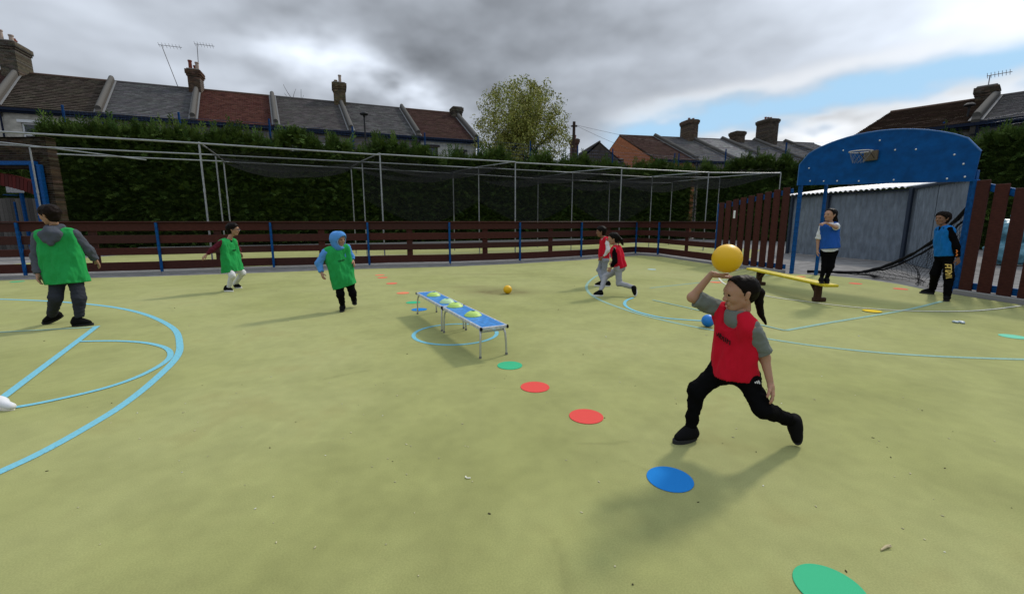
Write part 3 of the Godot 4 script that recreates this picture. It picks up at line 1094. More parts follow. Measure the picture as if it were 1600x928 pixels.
# ---------------------------------------------------------------- practice cage of steel tubes with netting
func make_cage() -> void:
	var r1 := [Vector2(-17.2, 8.7), Vector2(-12.9, 10.6), Vector2(-8.56, 12.49), Vector2(-4.2, 14.45), Vector2(0.12, 16.45), Vector2(4.4, 18.15), Vector2(8.6, 19.75), Vector2(11.85, 19.9)]
	var r2 := [Vector2(-17.9, 11.3), Vector2(-13.75, 13.0), Vector2(-9.52, 14.6), Vector2(-5.38, 16.27), Vector2(-1.33, 17.97), Vector2(2.66, 19.8), Vector2(6.75, 21.7), Vector2(10.1, 21.9)]
	var r3 := [Vector2(-14.4, 14.4), Vector2(-10.3, 16.2), Vector2(-6.4, 18.0), Vector2(-2.6, 19.9), Vector2(1.3, 22.4), Vector2(5.3, 24.4), Vector2(8.8, 24.7)]
	var h := 3.4
	var t := thing("practice_cage", "tall cage of thin galvanised steel tubes hung with dark netting", "cage", W(0.12, 16.45))
	var o := -t.position
	var mb: MB
	var row := 0
	for r in [r1, r2, r3]:
		for k in r.size() - 1:
			mb = MB.new()
			mb.tube([W(r[k].x, r[k].y, h) + o, W(r[k + 1].x, r[k + 1].y, h + rng.randf_range(-0.02, 0.02)) + o], 0.024 if row == 0 else 0.021, 8)
			part("top_tube", mb.mesh(), M.galvanised, t)
		for k in r.size():
			if k == 0 or (row == 0 and k == 1):
				continue
			mb = MB.new()
			var rr := 0.024 if row == 0 else 0.021
			mb.tube([W(r[k].x, r[k].y, 0) + o, W(r[k].x, r[k].y, h - 0.02) + o], rr, 8)
			mb.tube([W(r[k].x, r[k].y, h * 0.62) + o, W(r[k].x, r[k].y, h * 0.62 + 0.09) + o], rr + 0.006, 8)
			part("upright", mb.mesh(), M.galvanised, t)
		row += 1
	for k in range(2, 8):
		mb = MB.new()
		var a: Vector2 = r1[k]
		var b: Vector2 = r2[k]
		mb.tube([W(a.x, a.y, h + 0.03) + o, W(b.x, b.y, h + 0.03) + o], 0.02, 6)
		part("cross_tube", mb.mesh(), M.galvanised, t)
	for k in range(1, 7):
		mb = MB.new()
		var a: Vector2 = r2[k + 1]
		var b: Vector2 = r3[k]
		mb.tube([W(a.x, a.y, h + 0.03) + o, W(b.x, b.y, h + 0.03) + o], 0.02, 6)
		part("cross_tube", mb.mesh(), M.galvanised, t)
	mb = MB.new()
	mb.tube([W(-17.6, 11.0, h + 0.35) + o, W(-13.75, 13.0, h + 0.03) + o, W(-11.6, 14.4, h - 0.18) + o], 0.02, 6)
	part("cross_tube", mb.mesh(), M.galvanised, t)
	# sagging roof nets and the dividing side nets
	var net := StandardMaterial3D.new()
	net.albedo_color = Color(0.17, 0.175, 0.18, 0.40)
	net.transparency = BaseMaterial3D.TRANSPARENCY_ALPHA
	net.roughness = 1.0
	net.metallic_specular = 0.05
	var lanes := [[r1, r2, 2, 0], [r2, r3, 2, -1]]
	for ln in lanes:
		for k in range(2, 7):
			if k + ln[3] + 1 >= ln[1].size() and ln[3] == 0:
				continue
			var a: Vector2 = ln[0][k]
			var b: Vector2 = ln[0][k + 1]
			var c: Vector2 = ln[1][k + ln[3]]
			var d: Vector2 = ln[1][mini(k + 1 + ln[3], ln[1].size() - 1)]
			mb = MB.new()
			var n := 10
			var g := []
			for i in n + 1:
				for j in n + 1:
					var u := float(i) / n
					var v := float(j) / n
					var p := a.lerp(b, u).lerp(c.lerp(d, u), v)
					var sag := 0.55 * pow(sin(PI * u), 0.8) * (0.35 + 0.65 * sin(PI * v)) + 0.05 * sin(u * 9 + v * 7 + k)
					g.append(W(p.x, p.y, h - 0.03 - sag) + o)
			for i in n:
				for j in n:
					mb.fq([g[i * (n + 1) + j], g[(i + 1) * (n + 1) + j], g[(i + 1) * (n + 1) + j + 1], g[i * (n + 1) + j + 1]], Vector3.UP)
			part("roof_net", mb.mesh(), net, t)
	for k in range(3, 6):
		var a: Vector2 = r2[k]
		var b: Vector2 = r2[k + 1]
		mb = MB.new()
		for i in 12:
			var q := []
			for e in 2:
				var s := (i + e) / 12.0
				var p := a.lerp(b, s)
				q.append([W(p.x, p.y, h - 0.05) + o, W(p.x, p.y, 1.2 + 0.9 * pow(absf(2.0 * s - 1.0), 1.5)) + o])
			mb.fq([q[0][1], q[1][1], q[1][0], q[0][0]], Vector3(0, 0, 1))
		part("side_net", mb.mesh(), net, t)


# ---------------------------------------------------------------- conifer hedges
func frond_mesh(sd: int) -> ArrayMesh:
	# one flattened conifer spray: a stalk with short scaly side shoots
	var r := RandomNumberGenerator.new()
	r.seed = sd
	var mb := MB.new()
	var n := 7
	for k in n:
		var s := (k + 0.3) / n
		for side in [-1, 1]:
			var l := (0.42 - 0.26 * s) * r.randf_range(0.75, 1.2)
			var a := Vector3(0, 0, s)
			var tip := a + Vector3(side * l * 0.8, r.randf_range(-0.12, 0.1), l * 0.75)
			var m := a.lerp(tip, 0.5) + Vector3(side * 0.01, 0.03, -0.05)
			var m2 := a.lerp(tip, 0.55) + Vector3(0, 0.02, 0.07)
			mb.fq([a, m, tip, m2], Vector3.UP)
	mb.fq([Vector3(-0.03, 0, 0), Vector3(0.03, 0, 0), Vector3(0.01, -0.06, 1.12), Vector3(-0.01, -0.06, 1.12)], Vector3.UP)
	return mb.mesh()


func hedge(called: String, label: String, pts: Array, height: float, thick: float, density: float, seed_: int) -> void:
	var mid: Vector2 = pts[pts.size() / 2]
	var t := thing(called, label, "hedge", W(mid.x, mid.y))
	var o := -t.position
	var r := RandomNumberGenerator.new()
	r.seed = seed_
	var nf := FastNoiseLite.new()
	nf.seed = seed_
	nf.frequency = 0.22
	nf.fractal_octaves = 4
	var core := MB.new()
	var xf := []
	var cols := []
	for k in pts.size() - 1:
		var a := W(pts[k].x, pts[k].y)
		var b := W(pts[k + 1].x, pts[k + 1].y)
		var d := b - a
		var l := d.length()
		var x := d / l
		var out := x.cross(Vector3.UP)
		if out.dot(-(a + b)) < 0:
			out = -out
		var hh := height - 0.55
		core.box(Transform3D(Basis(x, Vector3.UP, out * 1.0), (a + b) * 0.5 - out * (thick * 0.5 + 0.5) + Vector3(0, hh * 0.5, 0) + o), Vector3(l + 0.3, hh, thick))
		var count := int(l * (height * density + thick * density * 2.2))
		for c in count:
			var s := r.randf() * l
			var p: Vector3
			var dir: Vector3
			var topside := r.randf() < thick * 2.2 / (height + thick * 2.2)
			var bump := nf.get_noise_2d((a + x * s).x * 3.0, (a + x * s).z * 3.0)
			var hl := height + bump * 0.95 - 0.25
			if topside:
				var q := r.randf()
				p = a + x * s - out * (thick * q) + Vector3(0, hl - 0.45 + r.randf() * 0.5 - 0.25 * q * q, 0)
				dir = (Vector3.UP * r.randf_range(0.5, 1.3) + out * r.randf_range(-0.4, 0.9) + x * r.randf_range(-0.9, 0.9)).normalized()
			else:
				var y := r.randf() * hl
				var deep := nf.get_noise_3d((a + x * s).x * 4.0, y * 6.0, (a + x * s).z * 4.0)
				p = a + x * s + out * (deep * 0.42 - 0.34 + r.randf() * 0.44) + Vector3(0, y, 0)
				dir = (out * r.randf_range(0.5, 1.0) + Vector3.UP * r.randf_range(-0.55, 0.55) + x * r.randf_range(-0.8, 0.8)).normalized()
			var size := r.randf_range(0.24, 0.5)
			if topside and r.randf() < 0.035:   # a stray leading shoot
				size = r.randf_range(0.6, 0.95)
				dir = (Vector3.UP * 1.6 + x * r.randf_range(-0.6, 0.6)).normalized()
			var side := dir.cross(Vector3(r.randf_range(-0.5, 0.5), 1, r.randf_range(-0.5, 0.5))).normalized()
			xf.append(Transform3D(Basis(side, dir.cross(side), dir) * size, p + o))
			var g := r.randf_range(0.6, 1.25)
			var warm := r.randf()
			cols.append(Color(0.048 + 0.030 * warm, 0.092 + 0.026 * warm, 0.022, 1.0) * g)
	part("inner_foliage", core.mesh(), M.hedge_core, t)
	for half in 2:
		var mm := MultiMesh.new()
		mm.transform_format = MultiMesh.TRANSFORM_3D
		mm.use_colors = true
		mm.mesh = frond_mesh(40 + half)
		mm.instance_count = xf.size() / 2
		for k in mm.instance_count:
			mm.set_instance_transform(k, xf[k * 2 + half])
			mm.set_instance_color(k, cols[k * 2 + half])
		var mi := MultiMeshInstance3D.new()
		mi.name = "foliage"
		mi.multimesh = mm
		mi.material_override = M.conifer
		mi.set_meta("kind", "stuff")
		t.add_child(mi, true)


func make_hedges() -> void:
	hedge("conifer_hedge", "very tall dark conifer hedge running behind the steel cage", [Vector2(-19.75, 18.9), Vector2(-16.6, 19.9), Vector2(-11.8, 21.2), Vector2(-6.9, 24.3), Vector2(-2.3, 27.0), Vector2(4.3, 30.2), Vector2(13.6, 33.6)], 5.25, 1.5, 95.0, 3)
	hedge("conifer_hedge", "dark conifer hedge rising behind the metal shed and goal", [Vector2(13.8, 33.5), Vector2(20.2, 27.2), Vector2(21.9, 21.8), Vector2(22.6, 17.0), Vector2(23.0, 11.0)], 5.3, 1.5, 75.0, 8)
	var mb := MB.new()
	for k in [[Vector2(-16.0, 19.2), Vector2(-6.7, 23.4)], [Vector2(-6.7, 23.4), Vector2(4.6, 29.2)]]:
		mb.box(Transform3D(along(W(k[1].x - k[0].x, k[1].y - k[0].y)), W((k[0].x + k[1].x) * 0.5, (k[0].y + k[1].y) * 0.5 - 0.4, 0.09)), Vector3(k[0].distance_to(k[1]), 0.22, 0.25))
	struct("kerb", mb.mesh(), M.concrete)


func make_mesh_fence() -> void:
	var runs := [[[Vector2(-20.4, 21.0), Vector2(-16.1, 22.3), Vector2(-12.5, 23.7), Vector2(-8.9, 25.6), Vector2(-5.2, 27.3), Vector2(-2.1, 28.4), Vector2(1.2, 30.0), Vector2(4.6, 31.9), Vector2(7.3, 33.0), Vector2(12.6, 35.2)], "tall blue mesh fence standing behind the hedge by the terrace"],
		[[Vector2(13.0, 35.4), Vector2(15.6, 33.2), Vector2(18.4, 30.6), Vector2(20.9, 28.0), Vector2(22.9, 24.4), Vector2(24.0, 20.0), Vector2(24.4, 16.0)], "tall blue mesh fence standing behind the hedge by the shed"]]
	for run in runs:
		var pts: Array = run[0]
		var t := thing("mesh_fence", run[1], "fence", W(pts[0].x, pts[0].y))
		var o := -t.position
		var post := post_mesh(Vector3(0.075, 6.5, 0.075))
		var mb := MB.new()
		for k in pts.size():
			part("post", post, mat("blue_old", 0.006, 0.05, 0.17, 0.7, "blotch", Vector3.ONE), t, Transform3D(Basis(), W(pts[k].x, pts[k].y, 3.25) + o))
			if k == 0:
				continue
			var a := W(pts[k - 1].x, pts[k - 1].y) + o
			var b := W(pts[k].x, pts[k].y) + o
			for y in 9:
				mb.tube([a + Vector3(0, 4.5 + y * 0.22, 0), b + Vector3(0, 4.5 + y * 0.22, 0)], 0.006, 3, false)
			var n := int(a.distance_to(b) / 0.16)
			for e in n:
				var p := a.lerp(b, (e + 0.5) / n)
				mb.tube([p + Vector3(0, 4.5, 0), p + Vector3(0, 6.28, 0)], 0.0028, 3, false)
		part("wire_mesh", mb.mesh(), mat("wire_blue", 0.03, 0.07, 0.17, 0.5), t)


# ---------------------------------------------------------------- old wall with an opening on the left
func bricks(mb: MB, x: Transform3D, w: float, h: float, depth: float, bw: float, bh: float, base: Color, vary: float, r: RandomNumberGenerator, skip := Rect2()) -> void:
	var row := 0
	var y := 0.0
	while y < h - 0.01:
		var s := -bw * 0.5 * (row % 2)
		while s < w:
			var a := maxf(s, 0.0)
			var b := minf(s + bw - 0.012, w)
			if b - a > 0.03 and not skip.has_point(Vector2((a + b) * 0.5, y + bh * 0.5)):
				var f := r.randf_range(1.0 - vary, 1.0 + vary)
				mb.col = Color(base.r * f * r.randf_range(0.9, 1.15), base.g * f, base.b * f * r.randf_range(0.85, 1.1))
				mb.box(x * Transform3D(Basis(), Vector3((a + b) * 0.5, y + bh * 0.5, r.randf_range(-0.006, 0.006))), Vector3(b - a, minf(bh - 0.012, h - y), depth))
			s += bw
		y += bh
		row += 1
	mb.col = Color.WHITE


func make_left_wall() -> void:
	var t := thing("brick_wall", "old brown brick wall with a blue framed opening at the hedge end", "wall", W(-18.2, 16.0))
	var r := RandomNumberGenerator.new()
	r.seed = 77
	var mb := MB.new()
	# wall lies in the plane x from -23 to -15.95, 0.35 m thick; opening from -21.8 to -16.5 up to 3.1 m
	bricks(mb, Transform3D(Basis(), W(-23.0, 16.0) - t.position), 6.85, 4.15, 0.34, 0.23, 0.078, Color(0.052, 0.041, 0.030), 0.45, r, Rect2(1.2, -1, 5.25, 4.15))
	var b := part("brickwork", mb.mesh(), M.vertex, t)
	b.set_meta("kind", "stuff")
	mb = MB.new()
	mb.box(Transform3D(Basis(), W(-16.335, 16.0, 2.06) - t.position), Vector3(0.33, 4.1, 0.31))
	mb.box(Transform3D(Basis(), W(-22.4, 16.0, 2.06) - t.position), Vector3(1.2, 4.1, 0.31))
	mb.box(Transform3D(Basis(), W(-19.15, 16.0, 3.62) - t.position), Vector3(5.28, 0.96, 0.31))
	part("mortar_bed", mb.mesh(), M.mortar, t)
	# dark red arch of soldier bricks under the lintel
	for k in 40:
		var x := -21.6 + k * 0.128
		var e := (x + 19.1) / 2.6
		mb = MB.new()
		mb.box(Transform3D(Basis(Vector3(0, 0, 1), -e * 0.25), Vector3.ZERO), Vector3(0.112, 0.42, 0.30))
		part("arch_brick", mb.mesh(), mat("arch_red_%d" % (k % 3), 0.085 + 0.015 * (k % 3), 0.028, 0.026, 0.9, "grain", Vector3.ONE * 2.0), t, Transform3D(Basis(), W(x, 15.97, 2.86 - 0.55 * e * e) - t.position))
	# blue steel frame fixed in front of the opening
	for q in [[-16.62, 1.62, 0.17, 3.24], [-16.40, 1.62, 0.12, 3.24]]:
		part("frame_upright", post_mesh(Vector3(q[2], q[3], 0.14)), M.blue_steel, t, Transform3D(Basis(), W(q[0], 15.72, q[1]) - t.position))
	part("frame_beam", post_mesh(Vector3(5.2, 0.13, 0.14)), M.blue_steel, t, Transform3D(Basis(), W(-19.1, 15.72, 3.29) - t.position))
	# weathered board fence seen through the opening
	var f := thing("board_fence", "weathered grey board fence seen through the brick opening", "fence", W(-22.5, 20.5))
	var board := post_mesh(Vector3(0.19, 2.35, 0.025), 0.004)
	for k in 32:
		part("board", board, mat("old_board_%d" % (k % 4), 0.105 + 0.022 * ((k * 7) % 4), 0.10 + 0.02 * ((k * 7) % 4), 0.092 + 0.018 * ((k * 7) % 4), 0.95, "streak", Vector3(5, 0.6, 5)), f, Transform3D(Basis(Vector3.UP, 0.02 * sin(k * 2.1)), Vector3(-4.4 + k * 0.2, 1.175 + 0.012 * sin(k * 1.7), 0)))
	# ball post with its backboard
	var bp := thing("backboard_post", "white backboard on a slim blue post beyond the brick opening", "hoop", W(-20.3, 18.4))
	part("post", post_mesh(Vector3(0.1, 2.5, 0.1)), M.blue_steel, bp, Transform3D(Basis(), Vector3(0.1, 1.25, -0.05)))
	part("post", post_mesh(Vector3(0.06, 2.1, 0.06)), M.blue_steel, bp, Transform3D(Basis(), Vector3(-0.25, 1.05, -0.05)))
	part("backboard", post_mesh(Vector3(0.55, 0.45, 0.03)), mat("board_white", 0.62, 0.63, 0.66, 0.5, "streak", Vector3.ONE), bp, Transform3D(Basis(Vector3.UP, 0.35), Vector3(0.0, 2.68, 0.06)))
	mb = MB.new()
	var rp := []
	for k in 17:
		rp.append(Vector3(0.05 + 0.2 * cos(TAU * k / 16), 2.35, 0.32 + 0.2 * sin(TAU * k / 16)))
	mb.tube(rp, 0.012, 5)
	part("rim", mb.mesh(), M.blue_steel, bp)
	hedge("garden_hedge", "dark garden hedge rising above the grey board fence", [Vector2(-28.5, 22.2), Vector2(-20.2, 22.2)], 4.3, 1.0, 40.0, 19)


# ---------------------------------------------------------------- houses
func tiles(mb: MB, p: Vector3, u: Vector3, up: Vector3, w: float, l: float, tw: float, ch: float, base: Color, vary: float, lift: float, r: RandomNumberGenerator, kl := 0.0, kr := 0.0) -> void:
	var nn := u.cross(up).normalized()
	if nn.y < 0:
		nn = -nn
	var rows := int(ceil(l / ch))
	var cols := int(ceil(w / tw))
	for j in rows:
		var shift := tw * 0.5 * (j % 2)
		for k in cols + 1:
			var s0 := maxf(k * tw - shift, 0.0)
			var s1 := minf((k + 1) * tw - shift - 0.012, w)
			if s1 - s0 < 0.03:
				continue
			var f := r.randf_range(1.0 - vary, 1.0 + vary)
			mb.col = Color(base.r * f, base.g * f * r.randf_range(0.95, 1.05), base.b * f)
			var y0 := j * ch
			var y1 := minf((j + 1) * ch, l)
			var lf := lift * r.randf_range(0.8, 1.25)
			var k0 := lerpf(kl, kr, s0 / w) / l
			var k1 := lerpf(kl, kr, s1 / w) / l
			var a := p + u * (s0 + k0 * y0) + up * y0 + nn * lf
			var b := p + u * (s1 + k1 * y0) + up * y0 + nn * lf
			var c := p + u * (s1 + k1 * y1) + up * y1
			var d := p + u * (s0 + k0 * y1) + up * y1
			mb.fq([a, b, c, d], nn)
			mb.fq([a - nn * lf, b - nn * lf, b, a], -up)
	mb.col = Color.WHITE


func chimney(parent: Node3D, at: Vector3, w: float, dp: float, h: float, bs: Basis, base: Color, pots: Array, sd: int) -> void:
	var r := RandomNumberGenerator.new()
	r.seed = sd
	var mb := MB.new()
	var face := Transform3D(bs, at)
	for q in [[0.0, h - 0.5, w, dp], [h - 0.5, 0.16, w + 0.12, dp + 0.12], [h - 0.34, 0.34, w + 0.24, dp + 0.24]]:
		bricks(mb, face * Transform3D(Basis(), Vector3(-q[2] * 0.5, q[0], 0)), q[2], q[1], q[3], 0.24, 0.085, base, 0.35, r)
	var st := part("chimney", mb.mesh(), M.vertex, parent)
	mb = MB.new()
	mb.bev(face * Transform3D(Basis(), Vector3(0, (h - 0.34) * 0.5, 0)), Vector3(w - 0.03, h - 0.36, dp - 0.03), 0.01)
	mb.bev(face * Transform3D(Basis(), Vector3(0, h + 0.03, 0)), Vector3(w + 0.05, 0.14, dp + 0.05), 0.04)
	part("flaunching", mb.mesh(), M.mortar, st)
	var k := 0
	for q in pots:
		mb = MB.new()
		mb.lathe(face * Transform3D(Basis(), Vector3(q[0], h + 0.05, q[1])), [Vector2(0.17, 0), Vector2(0.13, 0.1), Vector2(0.12, q[2] - 0.12), Vector2(0.15, q[2] - 0.08), Vector2(0.15, q[2]), Vector2(0.1, q[2]), Vector2(0.09, q[2] - 0.3)], 12)
		part("chimney_pot", mb.mesh(), mat("pot_%d" % q[3], [0.24, 0.45, 0.30][q[3]], [0.075, 0.36, 0.24][q[3]], [0.05, 0.30, 0.16][q[3]], 0.9, "grain", Vector3.ONE), st)
		k += 1


func aerial(parent: Node3D, foot: Vector3, top: Vector3, arm: Vector3) -> void:
	var mb := MB.new()
	mb.tube([foot, top], 0.028, 5)
	mb.tube([top - arm * 0.15, top + arm], 0.022, 5)
	var s := arm.cross(Vector3.UP).normalized()
	for k in 7:
		var p := top - arm * 0.12 + arm * (k * 0.17)
		mb.tube([p - s * 0.25 - Vector3.UP * 0.1, p + s * 0.25 + Vector3.UP * 0.1], 0.012, 4)
	part("aerial", mb.mesh(), mat("aerial_grey", 0.22, 0.22, 0.23, 0.5), parent)


# o: width, depth (eaves to ridge), he, hr, wall, tile base colour, kind, windows [[centre, width, head, height]], parapet at its far end and so on
func house(called: String, label: String, e: Vector2, u2: Vector2, o: Dictionary, group := "") -> Node3D:
	var t := thing(called, label, "house", W(e.x, e.y), 0.0, group)
	var r := RandomNumberGenerator.new()
	r.seed = label.hash()
	var u := W(u2.x, u2.y).normalized()
	var n := u.cross(Vector3.UP)   # away from the street side
	if n.dot(W(e.x, e.y)) < 0:
		n = -n
	var w: float = o.w
	var he: float = o.he
	var hr: float = o.hr
	var dp: float = o.d
	var fb := Basis(u, Vector3.UP, -n)     # local front faces the camera side
	# front wall round its upper windows
	var wall: Material = o.wall
	var wins: Array = o.get("wins", [])
	var xs := [0.0]
	for q in wins:
		xs.append(q[0] - q[1] * 0.5)
		xs.append(q[0] + q[1] * 0.5)
	xs.append(w)
	var mb := MB.new()
	var in0 := 0.25
	for k in xs.size() - 1:
		var a: float = xs[k]
		var b: float = xs[k + 1]
		if b - a < 0.01:
			continue
		var c := (a + b) * 0.5
		if k % 2 == 0:
			mb.box(Transform3D(fb, u * c + n * (in0 + 0.14) + Vector3(0, he * 0.5, 0)), Vector3(b - a, he, 0.28))
		else:
			var q: Array = wins[k / 2]
			mb.box(Transform3D(fb, u * c + n * (in0 + 0.14) + Vector3(0, (he + q[2]) * 0.5, 0)), Vector3(b - a, he - q[2], 0.28))
			mb.box(Transform3D(fb, u * c + n * (in0 + 0.14) + Vector3(0, (q[2] - q[3]) * 0.5, 0)), Vector3(b - a, q[2] - q[3], 0.28))
	# gable ends and back
	for s in [0.0, w]:
		var poly := PackedVector2Array([Vector2(in0 + 0.28, 0), Vector2(dp * 2 - in0, 0), Vector2(dp * 2 - in0, he), Vector2(dp, hr - 0.12), Vector2(in0 + 0.28, he)])
		var g := MB.new()
		g.prism(Transform3D(Basis(n, Vector3.UP, u if s == 0.0 else -u), u * s), poly, 0.25)
		part("gable_wall", g.mesh(), o.get("gable", wall), t)
	part("wall", mb.mesh(), wall, t)
	mb = MB.new()
	mb.box(Transform3D(fb, u * w * 0.5 + n * (dp * 2 - 0.3) + Vector3(0, he * 0.5, 0)), Vector3(w - 0.52, he, 0.1))
	part("back_wall", mb.mesh(), wall, t)
	for q in wins:
		var c: Vector3 = u * q[0] + n * (in0 + 0.12) + Vector3(0, q[2] - q[3] * 0.5, 0)
		var f := MB.new()
		var x := Transform3D(fb, c)
		f.box(x * Transform3D(Basis(), Vector3(0, q[3] * 0.5 - 0.04, 0)), Vector3(q[1], 0.08, 0.08))
		f.box(x * Transform3D(Basis(), Vector3(0, -q[3] * 0.5 + 0.04, 0)), Vector3(q[1], 0.08, 0.08))
		f.box(x * Transform3D(Basis(), Vector3(0, 0.0, 0)), Vector3(q[1] - 0.16, 0.06, 0.076))
		for s in [-1, 1]:
			f.box(x * Transform3D(Basis(), Vector3(s * (q[1] * 0.5 - 0.04), 0, 0)), Vector3(0.08, q[3] - 0.16, 0.08))
		var wn := part("window", f.mesh(), M.window_white if q.size() < 5 else M.creosote, t)
		var g2 := MB.new()
		g2.box(x * Transform3D(Basis(), Vector3(0, 0, -0.03)), Vector3(q[1] - 0.1, q[3] - 0.1, 0.012))
		part("pane", g2.mesh(), M.glass_dark, wn)
		var sl := MB.new()
		sl.box(x * Transform3D(Basis(), Vector3(0, q[3] * 0.5 + 0.10, 0.16)), Vector3(q[1] + 0.3, 0.16, 0.06))
		part("lintel", sl.mesh(), M.window_white if q.size() < 5 else M.creosote, wn)
	# roof
	var up := (n * dp + Vector3(0, hr - he, 0))
	var l := up.length()
	up /= l
	var nn := u.cross(up).normalized()
	if nn.y < 0:
		nn = -nn
	var back := (-n * dp + Vector3(0, hr - he, 0)).normalized()
	var ev := Vector3(0, he, 0)
	mb = MB.new()
	var kl: float = o.get("kl", 0.0)   # the plots lie at a slant to the street
	var kr: float = o.get("kr", 0.0)
	mb.fq([ev - nn * 0.02, ev + u * w - nn * 0.02, ev + u * (w + kr) + up * l - nn * 0.02, ev + u * kl + up * l - nn * 0.02], nn)
	mb.fq([ev + n * dp * 2, ev + n * dp * 2 + u * w, ev + n * dp * 2 + u * (w + kr) + back * l, ev + n * dp * 2 + u * kl + back * l], Vector3.UP)
	var rf := part("roof", mb.mesh(), M.mortar, t)
	mb = MB.new()
	tiles(mb, ev + nn * 0.012, u, up, w, l, o.tw, o.ch, o.tile, o.get("vary", 0.18), o.get("lift", 0.03), r, kl, kr)
	var tl := part("roof_tiles", mb.mesh(), M.slate_tile if o.kind == "slate" else M.clay_tile, rf)
	tl.set_meta("kind", "stuff")
	mb = MB.new()
	mb.tube([ev + up * l + u * (kl + 0.02) + nn * 0.02, ev + up * l + u * (w + kr - 0.02) + nn * 0.02], 0.11, 8)
	part("ridge", mb.mesh(), mat("ridge_" + str(o.kind), 0.16, 0.11 if o.kind != "slate" else 0.15, 0.085 if o.kind != "slate" else 0.145, 0.9, "blotch", Vector3.ONE), rf)
	mb = MB.new()
	mb.box(Transform3D(fb, u * w * 0.5 - n * 0.07 + Vector3(0, he - 0.10, 0)), Vector3(w - 0.01, 0.15, 0.13))
	part("gutter", mb.mesh(), M.gutter, t)
	mb = MB.new()
	mb.box(Transform3D(fb, u * w * 0.5 + n * 0.12 + Vector3(0, he - 0.17, 0)), Vector3(w - 0.02, 0.22, 0.24))
	part("fascia", mb.mesh(), M.gutter, t)
	# party wall parapet along the slope at its left or right edge
	for s in o.get("parapets", []):
		var pw := 0.30
		var side: float = 0.0 if s == 0 else w
		var le := up * l + u * (kl if s == 0 else kr)
		var pl := le.length()
		var pu := le / pl
		var px := nn.cross(pu).normalized()
		if px.dot(u) < 0:
			px = -px
		var poly := PackedVector2Array([Vector2(-0.1, -0.55), Vector2(0.35, -0.55), Vector2(pl, -0.2), Vector2(pl + 0.1, 0.22), Vector2(pl - 0.1, 0.30), Vector2(0.25, 0.30), Vector2(-0.1, 0.15)])
		var g := MB.new()
		g.prism(Transform3D(Basis(pu, nn, px), ev + u * side - px * pw * 0.5), poly, pw)
		var pp := part("parapet", g.mesh(), mat("parapet_grey", 0.125, 0.116, 0.104, 0.95, "speck", Vector3.ONE * 0.6, 0.3), t)
		g = MB.new()
		g.tube([ev + u * side + pu * 0.15 + nn * 0.31, ev + u * side + pu * (pl * 0.5) + nn * 0.32, ev + u * side + pu * (pl - 0.05) + nn * 0.31], 0.165, 8)
		part("coping", g.mesh(), mat("coping_grey", 0.15, 0.145, 0.135, 0.95, "speck", Vector3.ONE * 0.7), pp)
		for q in [0.215, -0.215]:
			g = MB.new()
			g.box(Transform3D(Basis(px, pu, nn), ev + u * side + px * q + pu * pl * 0.5 + nn * 0.08), Vector3(0.11, pl - 0.1, 0.03))
			part("flashing", g.mesh(), mat("lead_pale", 0.27, 0.275, 0.28, 0.8, "speck", Vector3.ONE), pp)
		g = MB.new()
		g.tube([u * (side + 0.1) - n * 0.05 + Vector3(0, he - 0.15, 0), u * (side + 0.1) + n * 0.1 + Vector3(0, he - 0.6, 0), u * (side + 0.1) + n * 0.12 + Vector3(0, 0, 0)], 0.05, 6)
		part("downpipe", g.mesh(), M.gutter, t)
	for q in o.get("chimneys", []):   # [along, up the slope, width, depth, height, colour, pots]
		var foot: Vector3 = u * (q[0] + lerpf(kl, kr, q[0] / w) * minf(q[1], 1.0)) + n * dp * q[1] + Vector3(0, lerpf(he, hr, minf(q[1], 2.0 - q[1])) - 0.5, 0)
		chimney(t, foot, q[2], q[3], q[4], fb, q[5], q[6], label.hash() & 0xfff)
	for q in o.get("aerials", []):
		var f0: Vector3 = u * (q[0] + lerpf(kl, kr, q[0] / w)) + n * dp * q[1] + Vector3(0, hr + q[2], 0)
		aerial(t, f0, f0 + u * q[3] + Vector3(0, q[4], 0), u * q[5])
	return t


